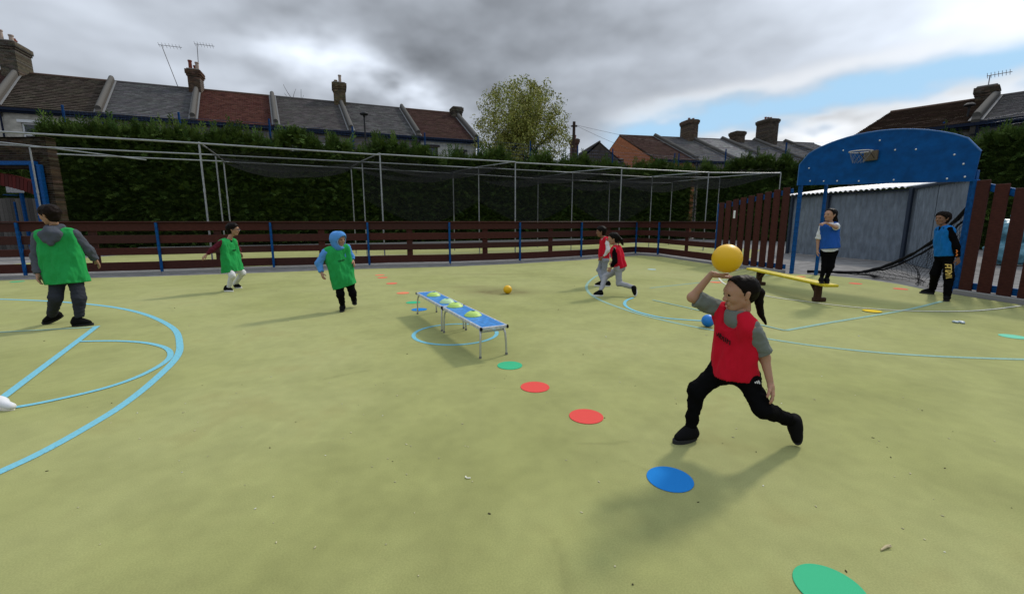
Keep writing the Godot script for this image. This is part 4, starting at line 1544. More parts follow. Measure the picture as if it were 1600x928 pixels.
func make_houses() -> void:
	var u := Vector2(0.927, 0.375)
	var e0 := Vector2(-30.75, 27.55)
	var brown := Color(0.088, 0.074, 0.060)
	var slate := Color(0.125, 0.125, 0.128)
	var red := Color(0.112, 0.050, 0.040)
	var rust := Color(0.080, 0.047, 0.040)
	var stock := Color(0.115, 0.092, 0.066)
	var dull := mat("render_dull", 0.22, 0.20, 0.175, 0.95, "blotch", Vector3.ONE * 0.4)
	var g := "terraced houses beyond the hedge"
	var base := {"he": 8.05, "hr": 12.1, "d": 8.7, "tw": 0.42, "ch": 0.36}
	var hs := [
		[-5.0, 5.0, {"wall": M.render_cream, "tile": rust, "kind": "clay", "parapets": []}, "brown roofed terrace house at the tall chimney, cream wall partly hidden"],
		[0.0, 4.85, {"wall": M.render_cream, "tile": brown, "kind": "clay", "lift": 0.055, "ch": 0.42, "parapets": [0], "wins": [[1.45, 1.1, 7.25, 1.4], [3.9, 0.9, 7.0, 1.2]], "chimneys": [[0.0, 0.95, 0.95, 1.9, 2.45, Color(0.125, 0.11, 0.088), [[-0.25, 0.7, 0.7, 1], [0.2, 0.5, 0.5, 1], [0.1, 0.1, 0.4, 0], [-0.1, -0.5, 0.45, 0]]]]}, "cream terrace house with banded brown tile roof and the broad chimney"],
		[4.85, 5.0, {"wall": dull, "tile": slate, "kind": "slate", "parapets": [0], "wins": [[2.1, 1.1, 6.85, 1.2], [4.2, 0.8, 6.9, 1.2]], "aerials": [[3.9, 0.95, 0.0, -0.75, 3.0, 1.35]]}, "grey slate roofed terrace house under the leaning aerial"],
		[9.85, 5.0, {"wall": dull, "tile": red, "kind": "clay", "vary": 0.24, "ch": 0.33, "tw": 0.3, "parapets": [0], "wins": [[2.2, 1.1, 6.9, 1.2]], "chimneys": [[0.0, 0.93, 0.85, 1.2, 2.0, Color(0.12, 0.085, 0.062), [[-0.2, 0.3, 0.7, 0], [0.25, 0.25, 0.62, 1], [0.0, -0.3, 0.5, 0]]]], "aerials": [[0.3, 0.95, 0.9, 0.1, 2.5, 1.2]]}, "terrace house with the bright red tile roof"],
		[14.85, 5.1, {"wall": dull, "tile": Color(0.112, 0.105, 0.103), "kind": "slate", "parapets": [0], "wins": [[1.4, 1.0, 6.95, 1.2], [3.6, 0.9, 6.9, 1.2]]}, "dull slate roofed house between the red roof and yellow brick chimney"],
		[19.95, 5.1, {"wall": dull, "tile": Color(0.12, 0.118, 0.118), "kind": "slate", "vary": 0.24, "parapets": [0], "wins": [[1.9, 1.2, 6.8, 1.2, 1], [4.0, 0.9, 6.85, 1.2, 1]], "chimneys": [[-0.05, 0.97, 1.0, 1.5, 2.1, Color(0.15, 0.122, 0.075), [[0.1, 0.2, 0.75, 1], [-0.25, -0.2, 0.4, 2]]]]}, "slate roofed terrace house with the yellow brick chimney"],
		[25.05, 4.9, {"wall": M.render_white, "tile": rust, "kind": "clay", "parapets": [0, 1], "wins": [[1.1, 1.0, 7.35, 1.5, 1], [3.5, 0.9, 7.1, 1.2, 1]], "chimneys": [[4.85, 0.85, 0.9, 0.95, 1.3, Color(0.12, 0.11, 0.09), []]]}, "white end terrace house with dark red tile roof beside the tree"],
	]
	var slant := func(s: float) -> float:
		return -2.6 + 0.13 * s - 0.0010 * s * s
	for q in hs:
		var o: Dictionary = base.duplicate()
		o.merge(q[2], true)
		o.w = q[1]
		o.kl = slant.call(q[0])
		o.kr = slant.call(q[0] + q[1])
		house("terraced_house", q[3], e0 + u * q[0], u, o, g)
	# further terrace beyond the hedge corner
	var u2 := Vector2(0.98, 0.2).normalized()
	var e2 := Vector2(15.6, 49.0)
	var base2 := {"he": 7.9, "hr": 12.1, "d": 9.6, "tw": 0.5, "ch": 0.45, "w": 4.9, "wall": dull}
	var hs2 := [
		[0.0, {"tile": rust, "kind": "clay", "gable": M.orange_render, "wall": M.orange_render, "lift": 0.05}, "house with an orange painted gable and brown roof"],
		[4.9, {"tile": slate, "kind": "slate", "parapets": [0], "chimneys": [[4.6, 0.95, 1.3, 2.0, 2.7, Color(0.13, 0.10, 0.075), [[-0.3, 0.3, 0.3, 0], [0.3, 0.3, 0.3, 0]]]]}, "dark slate house next to the orange gable"],
		[9.8, {"tile": Color(0.30, 0.30, 0.30), "kind": "slate", "parapets": [0]}, "pale slate roofed house in the far terrace"],
		[14.7, {"tile": slate, "kind": "slate", "parapets": [0], "chimneys": [[2.0, 0.95, 1.3, 1.4, 1.6, Color(0.11, 0.09, 0.07), []]]}, "far slate house with the low chimney stump"],
		[19.6, {"tile": slate, "kind": "slate", "parapets": [0], "chimneys": [[1.6, 0.95, 1.6, 2.2, 3.3, Color(0.10, 0.085, 0.07), [[-0.4, 0, 0.4, 0], [0.0, 0, 0.4, 0], [0.4, 0, 0.4, 0]]]]}, "far slate house with the wide dark chimney"],
		[24.5, {"tile": slate, "kind": "slate", "parapets": [0]}, "last slate house of the far terrace, close to the blue arch"],
	]
	for q in hs2:
		var o: Dictionary = base2.duplicate()
		o.merge(q[1], true)
		house("terraced_house", q[2], e2 + u2 * q[0], u2, o, "houses of the far terrace")
	# terrace on the right
	var u3 := Vector2(0.64, -0.77).normalized()
	var e3 := Vector2(20.0, 26.9)
	var base3 := {"he": 6.2, "hr": 8.75, "d": 8.2, "tw": 0.4, "ch": 0.36, "w": 5.0, "wall": dull}
	var hs3 := [
		[0.0, {"tile": Color(0.082, 0.056, 0.043), "kind": "clay", "lift": 0.05, "ch": 0.34, "chimneys": [[4.6, 0.95, 0.85, 1.1, 1.15, Color(0.11, 0.09, 0.07), []]], "aerials": [[4.6, 0.95, 0.5, 0.0, 0.75, 0.9]]}, "house with the dark brown tile roof rising behind the blue arch"],
		[5.0, {"tile": Color(0.10, 0.10, 0.105), "kind": "slate", "parapets": [0]}, "slate roofed house beside the dark brown roof"],
		[10.0, {"tile": Color(0.10, 0.10, 0.105), "kind": "slate", "parapets": [0]}, "plain slate roofed house at the end behind the bags"],
	]
	for q in hs3:
		var o: Dictionary = base3.duplicate()
		o.merge(q[1], true)
		house("terraced_house", q[2], e3 + u3 * q[0], u3, o, "houses behind the goal")
	# gable fronted houses in the gap by the tree
	var gm := mat("gable_brown", 0.085, 0.072, 0.062, 0.95, "blotch", Vector3.ONE * 0.4)
	house("gabled_house", "small dark gable fronted house behind the wooden pole", Vector2(4.3, 52.5), Vector2(0.1, -1.0), {"w": 8.0, "d": 3.55, "he": 6.2, "hr": 9.0, "tw": 0.5, "ch": 0.5, "wall": gm, "tile": Color(0.07, 0.065, 0.062), "kind": "slate", "chimneys": [[4.0, 0.55, 0.9, 0.7, 2.6, Color(0.13, 0.08, 0.06), [[-0.2, 0, 0.4, 0], [0.2, 0, 0.4, 0]]]]})
	house("gabled_house", "low dark roofed house in the gap before the orange gable", Vector2(10.6, 50.0), Vector2(1.0, 0.05), {"w": 4.6, "d": 3.0, "he": 5.9, "hr": 7.0, "tw": 0.5, "ch": 0.5, "wall": gm, "tile": Color(0.085, 0.08, 0.08), "kind": "slate", "chimneys": [[2.0, 1.0, 0.8, 0.7, 1.9, Color(0.13, 0.10, 0.08), [[0, 0, 0.3, 0]]]]})


# ---------------------------------------------------------------- trees, poles
func leaf_clump(sd: int) -> ArrayMesh:
	var r := RandomNumberGenerator.new()
	r.seed = sd
	var mb := MB.new()
	for k in 7:
		var p := Vector3(r.randf_range(-1, 1), r.randf_range(-1, 1), r.randf_range(-1, 1)) * 0.8
		var b := Basis(Vector3(r.randf_range(-1, 1), r.randf_range(-1, 1), r.randf_range(-1, 1)).normalized(), r.randf() * TAU)
		var s := r.randf_range(0.35, 0.6)
		mb.fq([p, p + b * Vector3(0.4, 0.05, 0.5) * s, p + b * Vector3(0, 0, 1.1) * s, p + b * Vector3(-0.4, 0.05, 0.5) * s], b.y)
	return mb.mesh()


var crown_c := Vector3.ZERO
var crown_r := Vector3.ONE * 99.0


func grow(mb: MB, p: Vector3, d: Vector3, l: float, r0: float, level: int, r: RandomNumberGenerator, tips: Array, most: int) -> void:
	var n := 4
	var pts := [p]
	var rad := [r0]
	var q := p
	var dir := d
	for k in n:
		dir = (dir + Vector3(r.randf_range(-1, 1), r.randf_range(-0.4, 0.8), r.randf_range(-1, 1)) * 0.13).normalized()
		if ((q + dir * l / n - crown_c) / crown_r).length() > 0.93:
			dir = (dir + (crown_c - q).normalized() * 0.9).normalized()
			if ((q + dir * l / n - crown_c) / crown_r).length() > 0.97:
				break
		q += dir * l / n
		pts.append(q)
		rad.append(r0 * (1.0 - 0.5 * (k + 1) / n))
		if level >= most - 1:
			tips.append(q)
	if pts.size() < 2:
		return
	mb.tube(pts, rad, 6 if level < 2 else 4, false)
	if level >= most:
		return
	var kids := 4 if level == 0 else 3
	for k in kids:
		var s := r.randf_range(0.45, 1.0) if k > 0 else 1.0
		var at: Vector3 = pts[mini(int(s * n), pts.size() - 1)]
		var side := Vector3(r.randf_range(-1, 1), r.randf_range(-0.15, 0.5), r.randf_range(-1, 1)).normalized()
		grow(mb, at, (dir + side * (0.75 if k > 0 else 0.35)).normalized(), l * r.randf_range(0.62, 0.82), r0 * 0.5, level + 1, r, tips, most)


func tree(called: String, label: String, at: Vector3, trunk_h: float, size: float, levels: int, leaves: int, centre: Vector3, rad: Vector3, colour: Color, sd: int, group := "") -> void:
	var t := thing(called, label, "tree", at, 0.0, group)
	var r := RandomNumberGenerator.new()
	r.seed = sd
	var tips := []
	var mb := MB.new()
	mb.tube([Vector3.ZERO, Vector3(0.05, trunk_h * 0.5, 0), Vector3(0, trunk_h, 0.03)], [size * 0.055, size * 0.045, size * 0.04], 10)
	crown_c = centre if leaves > 0 else Vector3.ZERO
	crown_r = rad if leaves > 0 else Vector3.ONE * 99.0
	var limbs := MB.new()
	for k in 6:
		var an := TAU * k / 6 + r.randf_range(-0.3, 0.3)
		grow(limbs, Vector3(0, trunk_h * r.randf_range(0.85, 1.0), 0), Vector3(cos(an) * r.randf_range(0.35, 0.75), 1.0, sin(an) * r.randf_range(0.35, 0.75)).normalized(), size * r.randf_range(0.28, 0.36), size * 0.022, 0, r, tips, levels)
	grow(limbs, Vector3(0, trunk_h, 0), Vector3.UP, size * 0.4, size * 0.03, 0, r, tips, levels)
	part("trunk", mb.mesh(), M.bark, t)
	part("limbs", limbs.mesh(), M.bark, t)
	if leaves == 0:
		return
	var mm := MultiMesh.new()
	mm.transform_format = MultiMesh.TRANSFORM_3D
	mm.use_colors = true
	mm.mesh = leaf_clump(sd)
	var xf := []
	var nf := FastNoiseLite.new()
	nf.seed = sd
	nf.frequency = 0.8
	var tries := 0
	while xf.size() < leaves and tries < leaves * 30:
		tries += 1
		var p: Vector3
		if r.randf() < 0.22:
			p = tips[r.randi() % tips.size()] + Vector3(r.randf_range(-1, 1), r.randf_range(-1, 1), r.randf_range(-1, 1)) * 0.3
		else:
			var d := Vector3(r.randf_range(-1, 1), r.randf_range(-1, 1), r.randf_range(-1, 1))
			if d.length() > 1.0:
				continue
			p = centre + d.normalized() * pow(d.length(), 0.75) * rad * (1.0 + 0.25 * nf.get_noise_3dv(d.normalized() * 3.0))
		var e := (p - centre) / rad
		if e.length() > 1.12 or nf.get_noise_3dv(p) < -0.04:
			continue
		var b := Basis(Vector3(r.randf_range(-1, 1), r.randf_range(-1, 1), r.randf_range(-1, 1)).normalized(), r.randf() * TAU)
		xf.append(Transform3D(b * r.randf_range(0.17, 0.31), p))
	mm.instance_count = xf.size()
	for k in xf.size():
		mm.set_instance_transform(k, xf[k])
		var f := r.randf_range(0.7, 1.25)
		mm.set_instance_color(k, Color(colour.r * f * r.randf_range(0.9, 1.15), colour.g * f, colour.b * f))
	var mi := MultiMeshInstance3D.new()
	mi.name = "crown"
	mi.multimesh = mm
	mi.material_override = M.leaf
	mi.set_meta("kind", "stuff")
	t.add_child(mi, true)


func make_trees() -> void:
	tree("young_leaf_tree", "round tree in pale green spring leaf behind the hedge", W(0.75, 36.0), 4.4, 8.0, 3, 6600, Vector3(0, 8.2, 0), Vector3(3.7, 3.8, 3.7), Color(0.25, 0.262, 0.06), 21)
	var k := 0
	for q in [[17.6, 62, 9.0], [23.2, 64, 9.5], [26.6, 66, 9.0], [-22.5, 49.0, 12.5], [48.0, 43.0, 11.0]]:
		tree("bare_tree", ["bare spindly tree rising behind the orange gabled house", "bare tree just left of the far terrace's first chimney", "bare tree just right of the far terrace's first chimney", "bare tree top showing over the red tile roof", "bare tree top showing over the slate roof by the goal"][k], W(q[0], q[1]), q[2] * 0.55, q[2] * 0.62, 3, 0, Vector3.ZERO, Vector3.ONE, Color.WHITE, 60 + k, "leafless trees behind the houses")
		k += 1


func make_poles() -> void:
	var t := thing("telegraph_pole", "dark wooden telegraph pole with wires beside the leafy tree", "pole", W(5.6, 41.5))
	var mb := MB.new()
	mb.tube([Vector3.ZERO, Vector3(0, 10.15, 0)], [0.17, 0.13], 10)
	part("shaft", mb.mesh(), M.creosote, t)
	mb = MB.new()
	mb.box(Transform3D(Basis(), Vector3(0, 9.75, 0.1)), Vector3(0.55, 0.12, 0.1))
	part("crossarm", mb.mesh(), M.creosote, t)
	for q in [[Vector3(14, 6.2, -4), 0.9], [Vector3(26, 8.4, -8), 1.1], [Vector3(-9, 6.6, 3), 0.5]]:
		mb = MB.new()
		var line := []
		for k in 13:
			var s := k / 12.0
			var p := Vector3(0, 9.9, 0).lerp(q[0] + Vector3(0, 1.2, 0), s)
			p.y -= q[1] * sin(PI * s)
			line.append(p)
		mb.tube(line, 0.012, 4, false)
		part("wire", mb.mesh(), M.dark_pole, t)
	for q in [[W(-8.3, 25.9), 7.05, "dark street lamp standing before the slate roofed terrace"], [W(24.3, 24.6), 7.2, "dark street lamp standing before the brown roof by the goal"]]:
		var l := thing("street_lamp", q[2], "lamp", q[0], 0.0, "street lamps beyond the hedge")
		mb = MB.new()
		mb.tube([Vector3.ZERO, Vector3(0, 1.2, 0), Vector3(0, 1.25, 0), Vector3(0, q[1], 0)], [0.09, 0.09, 0.06, 0.045], 8)
		part("column", mb.mesh(), M.dark_pole, l)
		mb = MB.new()
		mb.lathe(Transform3D(Basis(), Vector3(0, q[1], 0)), [Vector2(0.05, 0), Vector2(0.08, 0.1), Vector2(0.22, 0.14), Vector2(0.24, 0.2), Vector2(0.12, 0.3), Vector2(0.0, 0.32)], 14)
		part("lamp_head", mb.mesh(), M.dark_pole, l)


# ---------------------------------------------------------------- things on the court
func make_discs() -> void:
	var shades := {"green": Color(0.062, 0.46, 0.235), "red": Color(0.73, 0.095, 0.082), "orange": Color(0.80, 0.235, 0.13), "coral": Color(0.78, 0.165, 0.115), "blue": Color(0.022, 0.215, 0.60), "yellow": Color(0.75, 0.53, 0.045), "white": Color(0.42, 0.60, 0.63), "mint": Color(0.19, 0.60, 0.42)}
	var mb := MB.new()
	mb.lathe(Transform3D(), [Vector2(0.0, 0.0), Vector2(0.114, 0.0), Vector2(0.115, 0.0015), Vector2(0.114, 0.003), Vector2(0.109, 0.0036), Vector2(0.106, 0.003), Vector2(0.0, 0.003)], 40)
	var disc := mb.mesh()
	var spots := [
		["orange", -3.25, 10.68, "orange floor spot farthest along the row past the folding benches"],
		["coral", -3.04, 10.2, "coral red floor spot behind the hooded child, second in the row"],
		["coral", -2.56, 9.22, "coral floor spot third in the row beyond the folding benches"],
		["orange", -2.01, 7.95, "light orange floor spot next to the small green one"],
		["green", -1.61, 7.0, "green floor spot behind the folding bench legs"],
		["blue", -1.39, 6.42, "blue floor spot under the end of the folding bench"],
		["green", -0.02, 3.84, "green floor spot at the near legs of the folding bench"],
		["red", 0.183, 3.31, "red floor spot next to the green spot by the bench"],
		["red", 0.502, 2.778, "red floor spot between the other red one and the large blue one"],
		["blue", 0.809, 2.048, "bright blue floor spot at the throwing child's shadow"],
		["green", 1.143, 1.37, "green floor spot cut off by the picture's lower edge"],
		["green", -10.85, 9.5, "green floor spot near the fence behind the walking boy"],
		["mint", 5.74, 4.86, "mint green floor spot out by the right slatted wing"],
		["yellow", 5.28, 6.28, "yellow floor spot on the white arc line"],
		["coral", 7.3, 9.2, "faded red floor spot beyond the girl on the bench"],
		["coral", 7.6, 8.45, "faded red floor spot beside the boy in the blue bib"],
		["orange", 6.9, 10.4, "faded orange floor spot behind the yellow bench by the goal post"],
		["orange", 4.42, 9.4, "faded orange floor spot by the throwing child's raised ball"],
		["white", 3.85, 11.98, "pale blue floor spot near the fence corner"],
	]
	for s in spots:
		var c: Color = shades[s[0]]
		var m := mat("spot_" + s[0], c.r, c.g, c.b, 0.85, "cloth", Vector3.ONE * 9.0)
		var o := part("floor_spot", disc, m, self, Transform3D(Basis(Vector3.UP, rng.randf() * TAU), W(s[1], s[2], 0.0085 if s[0] == "yellow" else 0.0012)))
		tag(o, s[3], "spot marker", "coloured floor spots")


func ball(label: String, r: float, at: Vector3, m: Material) -> void:
	var mb := MB.new()
	mb.sphere(Transform3D(Basis.from_scale(Vector3.ONE * r), Vector3.ZERO), 28, 40)
	var t := thing("play_ball", label, "ball", at, 0.7, "rubber play balls")
	part("ball_skin", mb.mesh(), m, t)
	mb = MB.new()
	mb.lathe(Transform3D(Basis(Vector3(1, 0, 0), 1.1), Basis(Vector3(1, 0, 0), 1.1) * Vector3(0, r - 0.0005, 0)), [Vector2(0.006, 0.0), Vector2(0.006, 0.0015), Vector2(0.0, 0.0015)], 12)
	part("valve", mb.mesh(), m, t)


func make_balls() -> void:
	var y := mat("ball_yellow", 0.86, 0.50, 0.006, 0.42, "grain", Vector3.ONE * 9.0, 0.02)
	var b := mat("ball_blue", 0.008, 0.205, 0.66, 0.42, "grain", Vector3.ONE * 9.0, 0.02)
	ball("yellow rubber ball held up in the throwing child's hand", BALL_R, BALL, y)
	ball("yellow rubber ball lying alone on the court", 0.078, W(-0.08, 7.88, 0.078), y)
	ball("blue rubber ball lying behind the throwing child", 0.078, W(2.45, 5.33, 0.08), b)


func bench_table(label: String, a: Vector3, b: Vector3) -> void:
	var mid := (a + b) * 0.5
	var t := thing("folding_bench", label, "bench", mid, 0.0, "blue topped folding benches")
	var d := b - a
	var l := d.length()
	var bs := along(d)
	var x := Transform3D(bs, Vector3.ZERO)
	var h := 0.305
	var w := 0.285
	part("top", post_mesh(Vector3(l - 0.03, 0.012, w - 0.028), 0.002), mat("bench_blue", 0.045, 0.27, 0.70, 0.40, "blotch", Vector3.ONE * 2.5), t, x * Transform3D(Basis(), Vector3(0, h - 0.004, 0)))
	var edge := mat("bench_edge", 0.66, 0.69, 0.73, 0.35, "blotch", Vector3.ONE * 3.0)
	for s in [-1, 1]:
		part("edge", post_mesh(Vector3(l, 0.034, 0.02), 0.005), edge, t, x * Transform3D(Basis(), Vector3(0, h - 0.012, s * (w * 0.5 - 0.01))))
		part("edge", post_mesh(Vector3(0.02, 0.034, w - 0.041), 0.005), edge, t, x * Transform3D(Basis(), Vector3(s * (l * 0.5 - 0.01), h - 0.012, 0)))
		for q in [-1, 1]:
			part("corner_clip", post_mesh(Vector3(0.026, 0.034, 0.022), 0.005), M.cord_black, t, x * Transform3D(Basis(), Vector3(s * (l * 0.5 - 0.004), h - 0.012, q * (w * 0.5 - 0.004))))
			# bent tube leg: out under the top, round the bend and down
			var mb := MB.new()
			var ex: float = s * (l * 0.5 - 0.035)
			var pts := [Vector3(ex - s * 0.10, h - 0.034, q * 0.10), Vector3(ex - s * 0.05, h - 0.036, q * 0.118), Vector3(ex - s * 0.018, h - 0.048, q * 0.126), Vector3(ex - s * 0.004, h - 0.085, q * 0.131), Vector3(ex + s * 0.002, 0.16, q * 0.136), Vector3(ex + s * 0.006, 0.008, q * 0.140)]
			mb.tube(pts, 0.0105, 10)
			var leg := part("leg", mb.mesh(), M.chrome, t, x)
			mb = MB.new()
			mb.tube([Vector3(ex + s * 0.006, 0.0, q * 0.140), Vector3(ex + s * 0.006, 0.022, q * 0.140)], 0.013, 10)
			part("foot_cap", mb.mesh(), mat("cap_grey", 0.16, 0.16, 0.165, 0.7), leg)
		# bracing strut inside the frame
		var mb2 := MB.new()
		mb2.tube([Vector3(s * (l * 0.5 - 0.04), h - 0.05, -0.12), Vector3(s * (l * 0.5 - 0.04), h - 0.05, 0.12)], 0.008, 8)
		part("strut", mb2.mesh(), M.chrome, t, x)


func make_benches() -> void:
	var a := W(-0.167, 4.09)
	var b := W(-1.235, 6.19)
	var m := a.lerp(b, 0.5)
	var g := (b - a).normalized() * 0.012
	bench_table("low blue topped folding bench standing by the near green spot", a, m - g)
	bench_table("low blue topped folding bench standing by the small blue spot", m + g, b)
	var mb := MB.new()
	mb.lathe(Transform3D(), [Vector2(0.094, 0.0), Vector2(0.095, 0.004), Vector2(0.088, 0.012), Vector2(0.070, 0.030), Vector2(0.042, 0.045), Vector2(0.024, 0.049), Vector2(0.022, 0.045), Vector2(0.040, 0.040), Vector2(0.066, 0.026), Vector2(0.086, 0.004)], 32)
	var cone := mb.mesh()
	var lime := mat("cone_lime", 0.50, 0.74, 0.16, 0.45, "grain", Vector3.ONE * 6.0)
	var pale := mat("cone_pale", 0.50, 0.74, 0.42, 0.45, "grain", Vector3.ONE * 6.0)
	var k := 0
	for q in [[0.235, lime], [0.475, lime], [0.60, pale], [0.84, lime]]:
		var p: Vector3 = a.lerp(b, q[0])
		var c := part("marker_cone", cone, q[1], self, Transform3D(Basis(), p + Vector3(0, 0.308, 0)))
		tag(c, ["lime dome cone on the folding bench by the near green spot", "lime dome cone where the two folding benches meet", "paler mint dome cone in the line on the folding benches", "lime dome cone on the far end of the folding benches"][k], "cone", "dome cones on the benches")
		k += 1
	# yellow plank bench on timber trestles
	var t := thing("plank_bench", "yellow topped plank bench on brown timber legs", "bench", W(4.85, 7.9))
	var p0 := W(5.02, 6.78, 0.305) - t.position
	var p1 := W(5.12, 9.32, 0.305) - t.position
	var bs := along(p1 - p0)
	part("plank", post_mesh(Vector3(p0.distance_to(p1), 0.042, 0.215), 0.012), mat("bench_yellow", 0.82, 0.66, 0.010, 0.5, "streak", Vector3(0.6, 5, 5)), t, Transform3D(bs, (p0 + p1) * 0.5))
	for s in [0.125, 0.86]:
		var p := p0.lerp(p1, s)
		part("leg", post_mesh(Vector3(0.06, 0.245, 0.105), 0.008), mat("leg_brown", 0.075, 0.04, 0.025, 0.7, "streak", Vector3(4, 0.7, 4)), t, Transform3D(bs, Vector3(p.x, 0.158, p.z)))
		part("foot", post_mesh(Vector3(0.075, 0.065, 0.20), 0.01), M.leg_brown, t, Transform3D(bs, Vector3(p.x, 0.036, p.z) + bs.z * 0.03))
		part("brace", post_mesh(Vector3(0.24, 0.035, 0.06), 0.005), M.leg_brown, t, Transform3D(bs * Basis(Vector3(0, 0, 1), 0.75 * (1 if s < 0.5 else -1)), Vector3(p.x, 0.2, p.z) + bs.x * 0.09 * (1 if s < 0.5 else -1)))


func make_litter() -> void:
	# the toe of a white trainer coming in from the side
	var t := thing("white_trainer", "plain white trainer at the blue key line", "shoe", W(-3.66, 2.93))
	var d := Vector3(0.96, 0, 0.28).normalized()
	var s := SDF.new()
	var w := d.cross(Vector3.UP)
	s.cap(-d * 0.20 + Vector3(0, 0.055, 0), d * 0.05 + Vector3(0, 0.045, 0), 0.04, 0.036)
	s.cap(d * 0.02 + Vector3(0, 0.036, 0), d * 0.165 + Vector3(0, 0.026, 0), 0.036, 0.024)
	s.cap(-d * 0.18 + Vector3(0, 0.08, 0), -d * 0.10 + Vector3(0, 0.075, 0), 0.04, 0.038)
	s.cuts.append([Vector3.DOWN, Vector3(0, 0.012, 0), 2.0])
	var mb := MB.new()
	s.into(mb, 0.006)
	part("upper", mb.mesh(), mat("trainer_white", 0.76, 0.77, 0.79, 0.6, "cloth", Vector3.ONE * 8.0), t)
	mb = MB.new()
	var poly := PackedVector2Array()
	for k in 24:
		var an := TAU * k / 24
		poly.append(Vector2(cos(an) * 0.205 - 0.022, sin(an) * (0.046 - 0.008 * cos(an))))
	mb.prism(Transform3D(Basis(d, w, Vector3.UP), Vector3.ZERO), poly, 0.02)
	part("sole", mb.mesh(), mat("sole_cream", 0.70, 0.66, 0.58, 0.7), t)
	# larger bits that can be told apart
	var tan := mat("husk_tan", 0.42, 0.36, 0.22, 0.9)
	var dark := mat("husk_dark", 0.06, 0.045, 0.03, 0.9)
	mb = MB.new()
	mb.tube([Vector3(-0.012, 0.004, -0.010), Vector3(-0.016, 0.005, 0.0), Vector3(-0.008, 0.005, 0.012), Vector3(0.006, 0.004, 0.014)], 0.003, 6)
	tag(part("paper_curl", mb.mesh(), mat("paper", 0.75, 0.74, 0.66, 0.9), self, Transform3D(Basis(Vector3.UP, 0.4), W(-0.224, 2.065))), "tiny white curl of paper lying on the open court", "litter", "")
	mb = MB.new()
	mb.tube([Vector3(-0.034, 0.005, 0.008), Vector3(0.0, 0.008, 0.0), Vector3(0.03, 0.006, -0.006)], [0.003, 0.006, 0.003], 6)
	mb.tube([Vector3(0.0, 0.006, 0.0), Vector3(0.022, 0.01, 0.006)], [0.004, 0.002], 5)
	tag(part("twig", mb.mesh(), tan, self, Transform3D(Basis(Vector3.UP, 0.2), W(1.51, 1.568))), "short dry twig lying above the lower green spot", "twig", "")
	mb = MB.new()
	for k in 6:
		mb.sphere(Transform3D(Basis.from_scale(Vector3(0.03, 0.016, 0.02)).rotated(Vector3.UP, k * 1.1), Vector3(0.04 * cos(k * 1.3), 0.014, 0.03 * sin(k * 2.1))), 5, 8)
	tag(part("crumpled_wrapper", mb.mesh(), mat("wrapper", 0.35, 0.42, 0.46, 0.4), self, Transform3D(Basis(), W(5.808, 5.535))), "crumpled grey blue wrapper on the court inside the white arc", "litter", "")
	# scattered petals, husks and grit
	var r := RandomNumberGenerator.new()
	r.seed = 909
	mb = MB.new()
	for k in 220:
		var q := Vector2(r.randf_range(-5.5, 6.5), r.randf_range(1.2, 9.0))
		if k < 130:
			q = Vector2(r.randf_range(-2.6, 3.2), r.randf_range(1.25, 3.6))
		var pale := r.randf() < 0.72
		var c := Color(0.46, 0.43, 0.28) if pale else Color(0.075, 0.07, 0.04)
		if r.randf() < 0.12:
			c = Color(0.66, 0.66, 0.58)
		mb.col = c * r.randf_range(0.7, 1.15)
		var sz := r.randf_range(0.0018, 0.0045) * (1.0 if q.y < 4.0 else 1.8)
		var b := Basis(Vector3.UP, r.randf() * TAU) * Basis.from_scale(Vector3(sz * r.randf_range(1.0, 2.6), sz * 0.5, sz))
		mb.sphere(Transform3D(b, W(q.x, q.y, 0.002)), 3, 6)
	var o := part("petals_and_grit", mb.mesh(), mat("plain", 1, 1, 1, 0.9), self)
	o.set_meta("kind", "stuff")
	tag(o, "tiny pale petals and dark grit scattered over the court", "litter")


# ---------------------------------------------------------------- children at play
const BALL := Vector3(1.178, 1.10, -2.395)
const BALL_R := 0.078


func skin(called: String, r: float, g: float, b: float) -> StandardMaterial3D:
	var m := mat("skin_" + called, r, g, b, 0.55, "cloth", Vector3.ONE * 14.0)
	m.subsurf_scatter_enabled = true
	m.subsurf_scatter_strength = 0.12
	return m


func fabric(called: String, r: float, g: float, b: float, sheen := 0.3) -> StandardMaterial3D:
	var m := mat("cloth_" + called, r, g, b, 0.85, "cloth", Vector3.ONE * 7.0)
	m.rim_enabled = sheen > 0.0
	m.rim = sheen
	m.rim_tint = 0.6
	return m


func hair_mat(called: String, r: float, g: float, b: float) -> StandardMaterial3D:
	var m := mat(called, r, g, b, 0.5, "streak", Vector3(9.0, 60.0, 60.0))
	m.metallic_specular = 0.16
	return m


